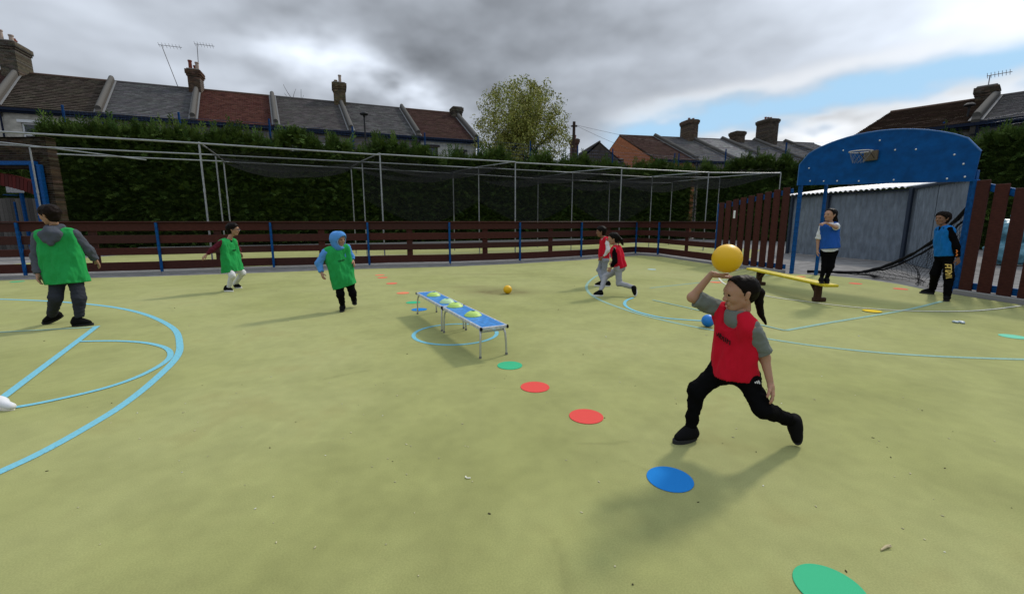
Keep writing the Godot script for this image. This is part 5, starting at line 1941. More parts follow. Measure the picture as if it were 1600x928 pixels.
func add_hand(s: SDF, wr: Vector3, y: Vector3, z: Vector3, right: bool, sc: float, curl: float, splay := 0.17) -> void:
	z = (z - y * z.dot(y)).normalized()
	var x := y.cross(z) * (1.0 if right else -1.0)
	var at := func(a: float, b: float, c: float) -> Vector3:
		return wr + (x * a + y * b + z * c) * sc
	s.cap(at.call(0.0, -0.012, 0), at.call(0.0, 0.012, 0.0), 0.0185 * sc, 0.0175 * sc, 0.012)
	var bx := [0.0215, 0.0075, -0.0065, -0.0195]
	var len := [0.045, 0.051, 0.047, 0.037]
	for k in 4:
		var root: Vector3 = at.call(bx[k], 0.056 - 0.003 * absf(k - 1.0), 0.0)
		s.cap(at.call(bx[k] * 0.55, 0.006, 0.0), root, 0.0120 * sc, 0.0095 * sc, 0.010)
		var p := root
		var ang := curl * 0.7 + 0.05 * k
		var side: float = (1.4 - k) * splay
		for j in 3:
			var l: float = len[k] * [0.46, 0.30, 0.24][j] * sc
			var d := (y * cos(ang) + z * sin(ang) + x * side * cos(ang)).normalized()
			s.cap(p, p + d * l, (0.0082 - 0.0009 * j) * sc, (0.0074 - 0.0009 * j) * sc, 0.004)
			p += d * l
			ang += curl
	var p2: Vector3 = at.call(0.020, 0.012, 0.004)
	s.cap(at.call(0.006, 0.006, 0.002), p2, 0.013 * sc, 0.0115 * sc, 0.010)
	var dirs := [Vector3(0.72, 0.66, 0.22), Vector3(0.50, 0.80, 0.34), Vector3(0.30, 0.86, 0.42)]
	for j in 3:
		var v: Vector3 = dirs[j]
		var d := (x * v.x + y * v.y + z * v.z).normalized()
		var l: float = [0.024, 0.021, 0.017][j] * sc
		s.cap(p2, p2 + d * l, (0.0095 - 0.001 * j) * sc, (0.0088 - 0.001 * j) * sc, 0.005)
		p2 += d * l


func strokes(parent: Node3D, called: String, s: SDF, lines: Array, centre: Vector3, r: Vector3, up: Vector3, fwd: Vector3, size: float, width: float, m: Material, lift := 0.004) -> void:
	var mb := MB.new()
	for ln in lines:
		var pts := []
		for q in ln:
			var from: Vector3 = centre + r * q[0] * size + up * q[1] * size + fwd * 0.35
			pts.append(s.hit(from, -fwd) + fwd * lift)
		if pts.size() > 1:
			mb.tube(pts, width, 5)
	part(called, mb.mesh(), m, parent)


func figure(label: String, J0: Dictionary, O: Dictionary) -> Node3D:
	var S: float = O.get("S", 1.0)
	var hs: float = O.get("hs", 1.0)
	var ch: float = O.get("chest", 1.0)
	var cell: float = O.get("cell", 0.012)
	var J := {}
	for k in J0:
		J[k] = Vector3(J0[k][0], J0[k][1], -J0[k][2])
	var base := Vector3(J.pel.x, O.get("floor", 0.0), J.pel.z)
	for k in J:
		J[k] -= base
	for k in ["heelL", "heelR", "toeL", "toeR"]:
		J[k].y = maxf(J[k].y, 0.0)
	var t := thing("person", label, "person", base)
	var fold := FastNoiseLite.new()
	fold.seed = label.hash() & 0xffff
	fold.frequency = 9.0
	fold.fractal_octaves = 3
	var ms: Vector3 = (J.shL + J.shR) * 0.5
	var up: Vector3 = (ms - J.pel).normalized()
	var rv: Vector3 = (J.shR - J.shL).normalized()
	var fwd := up.cross(rv).normalized()
	var f: Vector3 = O.face.normalized()
	var u: Vector3 = O.get("crown", Vector3.UP)
	u = (u - f * u.dot(f)).normalized()
	var r := f.cross(u)
	var hc: Vector3 = J.head
	var H := func(x: float, y: float, z: float) -> Vector3:
		return hc + (r * x + u * y + f * z) * hs
	# ---- body
	var s := SDF.new()
	for X in ["L", "R"]:
		s.cap(J["sh" + X], J["el" + X], 0.036 * S, 0.029 * S, 0.02)
		s.cap(J["el" + X], J["wr" + X], 0.029 * S, 0.0185 * S, 0.02)
		s.cap(J["hip" + X], J["kn" + X], 0.056 * S, 0.040 * S)
		s.cap(J["kn" + X], J["an" + X], 0.040 * S, 0.025 * S)
		s.cap(ms.lerp(J["sh" + X], 0.5), J.pel.lerp(J["hip" + X], 0.7), 0.060 * S * ch, 0.062 * S, 0.05)
		s.cap(ms.lerp(J["sh" + X], 0.25) + up * 0.012, J["sh" + X], 0.044 * S, 0.038 * S, 0.04)
	s.cap(ms + up * 0.01, H.call(0, -0.06, -0.012), 0.041 * S, 0.036 * hs, 0.025)
	var mb := MB.new()
	s.into(mb, cell)
	# head
	var h := SDF.new()
	h.cap(H.call(0, 0.022, -0.022), H.call(0, 0.026, 0.012), 0.073 * hs, 0.070 * hs)
	h.cap(H.call(0, 0.0, 0.034), H.call(0, -0.055, 0.036), 0.052 * hs, 0.038 * hs)
	h.ball(H.call(0, -0.083, 0.054), 0.019 * hs, 0.025)
	h.cap(H.call(0, -0.05, -0.01), H.call(0, -0.10, -0.015), 0.04 * hs, 0.036 * hs, 0.03)
	for q in [-1, 1]:
		h.cap(H.call(0.036 * q, -0.045, 0.012), H.call(0.014 * q, -0.082, 0.046), 0.022 * hs, 0.016 * hs)
		h.ball(H.call(0.030 * q, -0.027, 0.059), 0.022 * hs, 0.025)
		h.cap(H.call(0.071 * q, 0.006, -0.006), H.call(0.069 * q, -0.024, 0.0), 0.014 * hs, 0.010 * hs, 0.008)
		h.ball(H.call(0.008 * q, -0.031, 0.090), 0.0075 * hs, 0.008)
		h.holes.append([H.call(0.030 * q, 0.0, 0.100), H.call(0.030 * q, 0.0, 0.102), 0.016 * hs, 0.016 * hs])
	h.cap(H.call(-0.028, 0.019, 0.072), H.call(0.028, 0.019, 0.072), 0.013 * hs, 0.013 * hs, 0.02)
	h.cap(H.call(0, 0.002, 0.084), H.call(0, -0.026, 0.099), 0.006 * hs, 0.0105 * hs, 0.014)
	h.cap(H.call(-0.014, -0.053, 0.080), H.call(0.014, -0.053, 0.080), 0.0075 * hs, 0.0075 * hs, 0.010)
	h.cap(H.call(-0.012, -0.061, 0.079), H.call(0.012, -0.061, 0.079), 0.0075 * hs, 0.0075 * hs, 0.010)
	h.into(mb, O.get("head_cell", 0.0055))
	# hands
	for X in ["L", "R"]:
		var hd := SDF.new()
		var y: Vector3 = O.get("finger" + X, (J["wr" + X] - J["el" + X]).normalized()).normalized()
		var z: Vector3 = O.get("palm" + X, J.pel + up * 0.15 - J["wr" + X])
		add_hand(hd, J["wr" + X] + y * 0.012, y, z, X == "R", S * O.get("hand_scale", 1.0), O.get("curl" + X, 0.32))
		hd.into(mb, O.get("hand_cell", 0.0042))
	part("body", mb.mesh(), O.skin, t)
	# ---- trousers
	var tr := SDF.new()
	var fat: float = O.get("leg", 1.0)
	tr.cap(J.hipL, J.hipR, 0.072 * S, 0.072 * S, 0.04)
	for X in ["L", "R"]:
		tr.cap(J["hip" + X], J["kn" + X], 0.067 * S, 0.053 * S * fat, 0.035)
		tr.cap(J["kn" + X], J["an" + X], 0.052 * S * fat, 0.038 * S * fat, 0.03)
		tr.cap(J.pel.lerp(J["hip" + X], 0.8), J.pel + up * 0.07, 0.07 * S, 0.066 * S, 0.04)
		var dn: Vector3 = (J["an" + X] - J["kn" + X]).normalized()
		tr.cuts.append([dn, J["an" + X] + dn * 0.016, 0.09])
	mb = MB.new()
	tr.into(mb, cell, fold, 0.010 * O.get("crease", 1.0), Vector3(1.2, 1.9, 1.2))
	part("trousers", mb.mesh(), O.trousers, t)
	# ---- shirt and sleeves
	var sh := SDF.new()
	for X in ["L", "R"]:
		sh.cap(ms.lerp(J["sh" + X], 0.52), J.pel.lerp(J["hip" + X], 0.7) + up * 0.02, 0.067 * S * ch, 0.071 * S, 0.05)
		sh.cap(ms.lerp(J["sh" + X], 0.25) + up * 0.006, J["sh" + X], 0.048 * S, 0.042 * S, 0.04)
	if O.has("shirt_drop"):
		for X in ["L", "R"]:
			sh.cap(J.pel.lerp(J["hip" + X], 0.7) + up * 0.06, J.pel.lerp(J["hip" + X], 0.8) - up * (O.shirt_drop + 0.03), 0.080 * S, 0.088 * S, 0.05)
		sh.cuts.append([-up, J.pel - up * O.shirt_drop, 0.3])
	sh.cap(ms, ms + up * 0.045 * S, 0.054 * S, 0.046 * S, 0.03)
	sh.cuts.append([up, ms + up * (0.062 * S), 0.12])
	mb = MB.new()
	sh.into(mb, cell, fold, 0.004)
	part("shirt", mb.mesh(), O.shirt, t)
	for X in ["L", "R"]:
		var sl := SDF.new()
		var a: Vector3 = J["sh" + X]
		var b: Vector3 = J["el" + X]
		var c: Vector3 = J["wr" + X]
		var puff: float = O.get("sleeve_fat", 1.0)
		var end: float = O.get("sleeve" + X, O.get("sleeve", 2.0))   # 1 is the elbow, 2 the wrist
		if end <= 1.0:
			var e := a.lerp(b, end)
			sl.cap(a, e + (b - a) * 0.15, 0.050 * S * puff, 0.052 * S * puff, 0.03)
			sl.cuts.append([(b - a).normalized(), e, 0.15])
		else:
			sl.cap(a, b, 0.048 * S * puff, 0.042 * S * puff, 0.03)
			var e := b.lerp(c, end - 1.0)
			sl.cap(b, e + (c - b).normalized() * 0.02, 0.042 * S * puff, 0.031 * S * puff, 0.03)
			sl.cuts.append([(c - b).normalized(), e, 0.08])
		mb = MB.new()
		sl.into(mb, cell * 0.9, fold, 0.011, Vector3(1.5, 1.5, 1.5))
		part("sleeve", mb.mesh(), O.get("sleeve_mat", O.shirt), t)
	# ---- bib
	if O.has("bib"):
		var b := SDF.new()
		var flare: float = O.get("flare", 1.0)
		var hem: float = O.get("hem", 0.08)
		for X in ["L", "R"]:
			b.cap(ms.lerp(J["sh" + X], 0.42) + up * 0.014, ms.lerp(J["sh" + X], O.get("strap", 0.80)) + up * 0.008, 0.066 * S, 0.060 * S, 0.03)
			b.cap(ms.lerp(J["sh" + X], 0.66) - up * 0.05, J.pel.lerp(J["hip" + X], 0.75 * flare) - up * (hem + 0.03), 0.080 * S * ch, 0.092 * S * flare, 0.07)
		b.cap(ms - up * 0.07, J.pel - up * (hem + 0.03), 0.085 * S * ch, 0.10 * S * flare, 0.06)
		var down: Vector3 = (-up + O.get("hem_tilt", Vector3.ZERO)).normalized()
		b.cuts.append([down, J.pel - up * hem, 0.6])
		b.holes.append([ms + up * 0.035 * S, ms + up * 0.14 * S, 0.056 * S, 0.075 * S])
		b.holes.append([ms + up * (0.03 - O.get("neckline", 0.0)) * S + fwd * 0.095 * S, ms + up * 0.12 * S + fwd * 0.10 * S, O.get("neck_r", 0.045) * S, 0.075 * S])
		mb = MB.new()
		fold.frequency = 6.0
		b.into(mb, cell * 0.9, fold, 0.034 * O.get("bib_crease", 1.0), Vector3(1.25, 0.42, 1.25), true)
		var bib := part("bib", mb.mesh(), O.bib, t)
		if O.has("print"):
			strokes(bib, "print", b, O.print, J.pel.lerp(ms, 0.67) + rv * O.get("print_x", 0.0), -rv, up, fwd, O.get("print_size", 0.045), 0.0032, mat("print_black", 0.02, 0.015, 0.015, 0.9), 0.010)
	# ---- shoes
	for X in ["L", "R"]:
		var he: Vector3 = J["heel" + X]
		var d: Vector3 = (J["toe" + X] - he).normalized()
		var l := 0.195 * S
		var mid: Vector3 = (he + J["toe" + X]) * 0.5
		he = mid - d * l * 0.5
		if he.y > J["toe" + X].y + 0.04:
			he = J["toe" + X] - d * l
		var an: Vector3 = J["an" + X]
		var su: Vector3 = (an - he)
		su = (su - d * su.dot(d)).normalized()
		var sd := d.cross(su)
		var k := S
		var fo := SDF.new()
		fo.cap(he + d * 0.034 * k + su * 0.045 * k, he + d * 0.085 * k + su * 0.048 * k, 0.034 * k, 0.036 * k)
		fo.cap(he + d * 0.08 * k + su * 0.046 * k, he + d * 0.150 * k + su * 0.034 * k, 0.036 * k, 0.027 * k)
		fo.cap(he + d * 0.036 * k + su * 0.05 * k, he + d * 0.045 * k + su * 0.085 * k, 0.034 * k, 0.033 * k)
		fo.cap(he + d * 0.075 * k + su * 0.07 * k, he + d * 0.125 * k + su * 0.05 * k, 0.022 * k, 0.018 * k)
		fo.cuts.append([-su, he + su * 0.020 * k, 1.0])
		mb = MB.new()
		fo.into(mb, minf(cell * 0.8, 0.009))
		var shoe := part("shoe", mb.mesh(), O.shoe, t)
		mb = MB.new()
		var poly := PackedVector2Array()
		for e in 22:
			var a := TAU * e / 22
			poly.append(Vector2((0.094 + 0.097 * cos(a)) * k, sin(a) * (0.036 + 0.006 * cos(a)) * k))
		mb.prism(Transform3D(Basis(d, -sd, su) if (d.cross(-sd)).dot(su) > 0 else Basis(d, sd, su), he), poly, 0.024 * k)
		part("sole", mb.mesh(), O.sole, shoe)
		if O.get("laces", false):
			mb = MB.new()
			for e in 4:
				var p: Vector3 = he + d * (0.078 + 0.016 * e) * k + su * (0.093 - 0.010 * e) * k
				mb.tube([p - sd * 0.016 * k - su * 0.006, p + su * 0.001, p + sd * 0.016 * k - su * 0.006], 0.0028 * k, 4)
			part("laces", mb.mesh(), M.cord_black, shoe)
	# ---- face
	for q in [-1, 1]:
		mb = MB.new()
		mb.sphere(Transform3D(Basis(r, u, f) * Basis.from_scale(Vector3(0.0135, 0.0085, 0.010) * hs), H.call(0.0295 * q, -0.001, 0.0765)), 8, 12)
		var eye := part("eye", mb.mesh(), mat("eye_white", 0.55, 0.53, 0.50, 0.25), t)
		mb = MB.new()
		mb.sphere(Transform3D(Basis(r, u, f) * Basis.from_scale(Vector3(0.0068, 0.0078, 0.004) * hs), H.call(0.0295 * q + 0.001, -0.001, 0.0845)), 8, 12)
		part("iris", mb.mesh(), mat("iris_dark", 0.02, 0.012, 0.008, 0.15), eye)
		mb = MB.new()
		mb.tube([H.call(0.013 * q, 0.020, 0.0865), H.call(0.029 * q, 0.025, 0.083), H.call(0.045 * q, 0.019, 0.070)], [0.0028 * hs, 0.0036 * hs, 0.0018 * hs], 5)
		part("eyebrow", mb.mesh(), mat("brow", 0.018, 0.012, 0.009, 0.8), t)
	mb = MB.new()
	mb.tube([H.call(-0.021, -0.0545, 0.0815), H.call(-0.008, -0.056, 0.0885), H.call(0.008, -0.056, 0.0885), H.call(0.021, -0.0545, 0.0815)], [0.002 * hs, 0.0048 * hs, 0.0048 * hs, 0.002 * hs], 6)
	part("mouth", mb.mesh(), mat("lips", 0.26, 0.085, 0.07, 0.5), t)
	# ---- hair or hood
	var hair: String = O.get("hair", "short")
	if hair == "hood":
		var ho := SDF.new()
		ho.cap(H.call(0, 0.022, -0.035), H.call(0, 0.028, 0.03), 0.096 * hs, 0.092 * hs)
		ho.cap(H.call(0, -0.02, -0.03), H.call(0, -0.10, -0.01), 0.092 * hs, 0.085 * hs)
		ho.cap(H.call(0, -0.02, 0.02), H.call(0, -0.11, 0.02), 0.085 * hs, 0.072 * hs)
		ho.cap(H.call(0, 0.045, 0.02), H.call(0, 0.050, 0.074), 0.050 * hs, 0.036 * hs, 0.03)
		ho.holes.append([H.call(0, -0.026, 0.030), H.call(0, -0.03, 0.16), 0.078 * hs, 0.094 * hs])
		mb = MB.new()
		ho.into(mb, 0.008, fold, 0.008)
		part("hood", mb.mesh(), O.sleeve_mat, t)
		mb = MB.new()
		var ring := []
		for e in 25:
			var a := TAU * e / 24
			ring.append(H.call(cos(a) * 0.077, -0.026 + sin(a) * 0.080, 0.084 - 0.026 * absf(cos(a)) + 0.010 * sin(a)))
		mb.tube(ring, 0.008 * hs, 6)
		part("hood_edge", mb.mesh(), O.get("hood_edge", O.sleeve_mat), t)
	else:
		var ha := SDF.new()
		var thick: float = O.get("hair_thick", 0.010)
		ha.cap(H.call(0, 0.026, -0.026), H.call(0, 0.032, 0.012), (0.073 + thick) * hs, (0.069 + thick) * hs)
		ha.cap(H.call(0, -0.005, -0.030), H.call(0, O.get("nape", -0.045), -0.034), (0.062 + thick) * hs, (0.044 + thick) * hs)
		ha.holes.append([H.call(0, O.get("hairline", -0.032), 0.075), H.call(0, O.get("hairline", -0.032) - 0.02, 0.16), 0.088 * hs, 0.11 * hs])
		for q in [-1, 1]:
			ha.holes.append([H.call(0.070 * q, -0.022, 0.000), H.call(0.10 * q, -0.022, 0.000), 0.019 * hs, 0.024 * hs])
			ha.holes.append([H.call(0.05 * q, -0.075, 0.03), H.call(0.10 * q, -0.075, 0.03), 0.034 * hs, 0.034 * hs])
		for p in O.get("tail", []):   # bunched hair: [from, to, ra, rb] in head axes
			ha.cap(H.call(p[0].x, p[0].y, p[0].z), H.call(p[1].x, p[1].y, p[1].z), p[2] * hs, p[3] * hs, 0.008)
		mb = MB.new()
		var strand := FastNoiseLite.new()
		strand.seed = 3
		strand.frequency = O.get("hair_freq", 22.0)
		strand.fractal_octaves = 3
		ha.into(mb, O.get("head_cell", 0.0055), strand, O.get("hair_rough", 0.007))
		part("hair", mb.mesh(), O.get("hair_mat", hair_mat("hair_black", 0.010, 0.0072, 0.0058)), t)
	if O.get("collar_hood", false):
		var co := SDF.new()
		var back := -fwd
		co.cap(ms + up * 0.085 + rv * 0.06, ms + up * 0.05 + back * 0.095, 0.040 * S, 0.040 * S, 0.03)
		co.cap(ms + up * 0.085 - rv * 0.06, ms + up * 0.05 + back * 0.095, 0.040 * S, 0.040 * S, 0.03)
		co.cap(ms + up * 0.02 + back * 0.10, ms - up * 0.10 + back * 0.125, 0.058 * S, 0.030 * S, 0.04)
		co.cap(ms + up * 0.01 + back * 0.105 + rv * 0.07, ms - up * 0.06 + back * 0.12 + rv * 0.045, 0.038 * S, 0.030 * S, 0.03)
		co.cap(ms + up * 0.01 + back * 0.105 - rv * 0.07, ms - up * 0.06 + back * 0.12 - rv * 0.045, 0.038 * S, 0.030 * S, 0.03)
		mb = MB.new()
		co.into(mb, 0.009, fold, 0.012)
		part("hood", mb.mesh(), O.shirt, t)
	if O.get("glasses", false):
		mb = MB.new()
		for q in [-1, 1]:
			var ring := []
			for e in 13:
				var a := TAU * e / 12
				ring.append(H.call(0.030 * q + cos(a) * 0.021, -0.002 + sin(a) * 0.017, 0.097))
			mb.tube(ring, 0.003 * hs, 5)
			mb.tube([H.call(0.050 * q, 0.002, 0.096), H.call(0.076 * q, 0.004, 0.04), H.call(0.078 * q, 0.0, -0.01)], 0.0028 * hs, 5)
		mb.tube([H.call(-0.01, 0.002, 0.100), H.call(0.01, 0.002, 0.100)], 0.003 * hs, 5)
		part("glasses", mb.mesh(), mat("glasses_grey", 0.10, 0.10, 0.11, 0.3), t)
	t.set_meta("unused", 0)
	t.remove_meta("unused")
	J["up"] = up
	J["fwd"] = fwd
	J["rv"] = rv
	t.set_meta("joints", J)
	return t


const JOINTS := {
	"thrower": {"top": [1.298, 0.996, 2.411], "head": [1.284, 0.907, 2.418], "chin": [1.245, 0.816, 2.439], "neck": [1.283, 0.777, 2.419], "shR": [1.221, 0.790, 2.509], "elR": [1.054, 0.863, 2.518], "wrR": [1.136, 1.006, 2.474], "shL": [1.313, 0.719, 2.324], "elL": [1.391, 0.566, 2.317], "wrL": [1.406, 0.433, 2.264], "hndL": [1.430, 0.331, 2.250], "pel": [1.281, 0.452, 2.420], "hipR": [1.240, 0.433, 2.475], "hipL": [1.320, 0.445, 2.365], "knR": [1.094, 0.318, 2.451], "anR": [1.077, 0.100, 2.458], "toeR": [0.948, 0.000, 2.409], "heelR": [1.127, 0.000, 2.474], "knL": [1.374, 0.287, 2.258], "anL": [1.673, 0.132, 2.423], "toeL": [1.682, 0.000, 2.383], "heelL": [1.693, 0.158, 2.463], "ball": [1.200, 1.099, 2.440]},
	"leftboy": {"top": [-5.574, 1.482, 5.386], "head": [-5.587, 1.384, 5.372], "neck": [-5.565, 1.260, 5.395], "shL": [-5.747, 1.126, 5.351], "shR": [-5.428, 1.148, 5.464], "elL": [-5.793, 0.866, 5.332], "wrL": [-5.753, 0.668, 5.273], "elR": [-5.390, 0.938, 5.575], "wrR": [-5.393, 0.809, 5.657], "pel": [-5.560, 0.642, 5.400], "hipL": [-5.643, 0.605, 5.387], "hipR": [-5.478, 0.608, 5.442], "knL": [-5.621, 0.376, 5.307], "anL": [-5.900, 0.127, 5.485], "toeL": [-6.008, 0.000, 5.445], "heelL": [-5.935, 0.045, 5.525], "knR": [-5.412, 0.354, 5.380], "anR": [-5.444, 0.130, 5.376], "toeR": [-5.341, 0.000, 5.429], "heelR": [-5.517, 0.000, 5.358]},
	"boy2": {"top": [-5.199, 1.293, 8.249], "head": [-5.205, 1.158, 8.245], "neck": [-5.242, 1.005, 8.221], "shR": [-5.309, 0.920, 8.036], "shL": [-5.261, 0.916, 8.352], "elR": [-5.411, 0.798, 7.923], "wrR": [-5.499, 0.709, 7.878], "elL": [-5.266, 0.765, 8.444], "wrL": [-5.253, 0.715, 8.453], "pel": [-5.275, 0.469, 8.200], "hipR": [-5.288, 0.478, 8.108], "hipL": [-5.252, 0.459, 8.298], "knR": [-5.199, 0.314, 8.071], "anR": [-5.329, 0.088, 8.143], "toeR": [-5.242, 0.000, 8.116], "heelR": [-5.429, 0.000, 8.152], "knL": [-5.187, 0.327, 8.376], "anL": [-5.506, 0.071, 8.597], "toeL": [-5.342, 0.000, 8.538], "heelL": [-5.514, 0.000, 8.617]},
	"hood": {"top": [-2.512, 1.191, 6.333], "head": [-2.500, 1.049, 6.337], "neck": [-2.520, 0.927, 6.330], "shR": [-2.651, 0.861, 6.214], "shL": [-2.420, 0.921, 6.433], "elR": [-2.738, 0.719, 6.180], "wrR": [-2.687, 0.588, 6.136], "elL": [-2.385, 0.796, 6.468], "wrL": [-2.349, 0.737, 6.439], "pel": [-2.467, 0.440, 6.350], "hipR": [-2.526, 0.418, 6.305], "hipL": [-2.408, 0.422, 6.415], "knR": [-2.489, 0.256, 6.256], "anR": [-2.505, 0.077, 6.349], "toeR": [-2.476, 0.000, 6.211], "heelR": [-2.523, 0.000, 6.395], "knL": [-2.355, 0.256, 6.372], "anL": [-2.436, 0.113, 6.630], "toeL": [-2.379, 0.045, 6.513], "heelL": [-2.466, 0.081, 6.694]},
	"runA": {"top": [1.799, 1.121, 7.833], "head": [1.803, 1.003, 7.832], "neck": [1.847, 0.884, 7.821], "shL": [1.803, 0.818, 7.708], "shR": [1.917, 0.815, 7.927], "elL": [1.796, 0.610, 7.627], "wrL": [1.743, 0.507, 7.661], "elR": [1.963, 0.640, 7.998], "wrR": [1.884, 0.574, 8.018], "pel": [1.931, 0.510, 7.800], "hipL": [1.885, 0.495, 7.739], "hipR": [1.968, 0.483, 7.863], "knR": [1.697, 0.311, 7.879], "anR": [1.566, 0.078, 7.650], "toeR": [1.426, 0.000, 7.650], "heelR": [1.616, 0.000, 7.650], "knL": [1.910, 0.214, 7.723], "anL": [2.142, 0.160, 7.592], "toeL": [2.169, 0.000, 7.552], "heelL": [2.173, 0.154, 7.632]},
	"runB": {"top": [1.827, 1.212, 9.014], "head": [1.820, 1.101, 9.016], "neck": [1.869, 0.987, 9.006], "shR": [1.892, 0.912, 9.103], "shL": [1.907, 0.933, 8.895], "elL": [1.940, 0.736, 8.847], "wrL": [1.858, 0.595, 8.886], "elR": [1.871, 0.741, 9.148], "wrR": [1.850, 0.558, 9.133], "pel": [1.896, 0.534, 9.000], "hipR": [1.888, 0.515, 9.074], "hipL": [1.905, 0.528, 8.927], "knR": [1.816, 0.309, 9.068], "anR": [1.838, 0.120, 8.822], "toeR": [1.677, 0.000, 8.861], "heelR": [1.860, 0.000, 8.809], "knL": [1.893, 0.286, 8.939], "anL": [1.911, 0.084, 8.819], "toeL": [1.819, 0.000, 8.819], "heelL": [2.009, 0.000, 8.819]},
	"girl": {"top": [5.030, 1.510, 7.025], "head": [5.032, 1.401, 7.023], "neck": [5.048, 1.310, 7.011], "shR": [4.947, 1.226, 7.047], "shL": [5.121, 1.233, 6.995], "elR": [4.922, 1.000, 7.079], "wrR": [4.905, 0.843, 7.041], "elL": [5.035, 1.209, 6.873], "wrL": [4.878, 1.279, 6.888], "pel": [5.064, 0.846, 7.000], "hipR": [5.017, 0.825, 7.022], "hipL": [5.111, 0.827, 6.979], "knR": [5.021, 0.588, 7.007], "anR": [4.985, 0.400, 6.990], "toeR": [4.925, 0.327, 6.860], "heelR": [5.005, 0.327, 7.040], "knL": [5.095, 0.594, 6.953], "anL": [5.070, 0.400, 6.990], "toeL": [5.010, 0.327, 6.860], "heelL": [5.090, 0.327, 7.040]},
	"boyR": {"top": [7.194, 1.467, 7.418], "head": [7.195, 1.351, 7.417], "neck": [7.216, 1.231, 7.396], "shR": [7.272, 1.148, 7.523], "shL": [7.186, 1.165, 7.258], "elR": [7.346, 0.915, 7.548], "wrR": [7.319, 0.761, 7.505], "elL": [7.256, 0.902, 7.175], "wrL": [7.307, 0.711, 7.166], "pel": [7.263, 0.728, 7.350], "hipR": [7.279, 0.701, 7.419], "hipL": [7.250, 0.712, 7.278], "knR": [7.244, 0.431, 7.440], "anR": [7.633, 0.097, 7.840], "toeR": [7.512, 0.000, 7.954], "heelR": [7.628, 0.000, 7.802], "knL": [7.246, 0.394, 7.197], "anL": [7.229, 0.081, 7.159], "toeL": [7.130, 0.000, 7.076], "heelL": [7.284, 0.000, 7.187]},
}


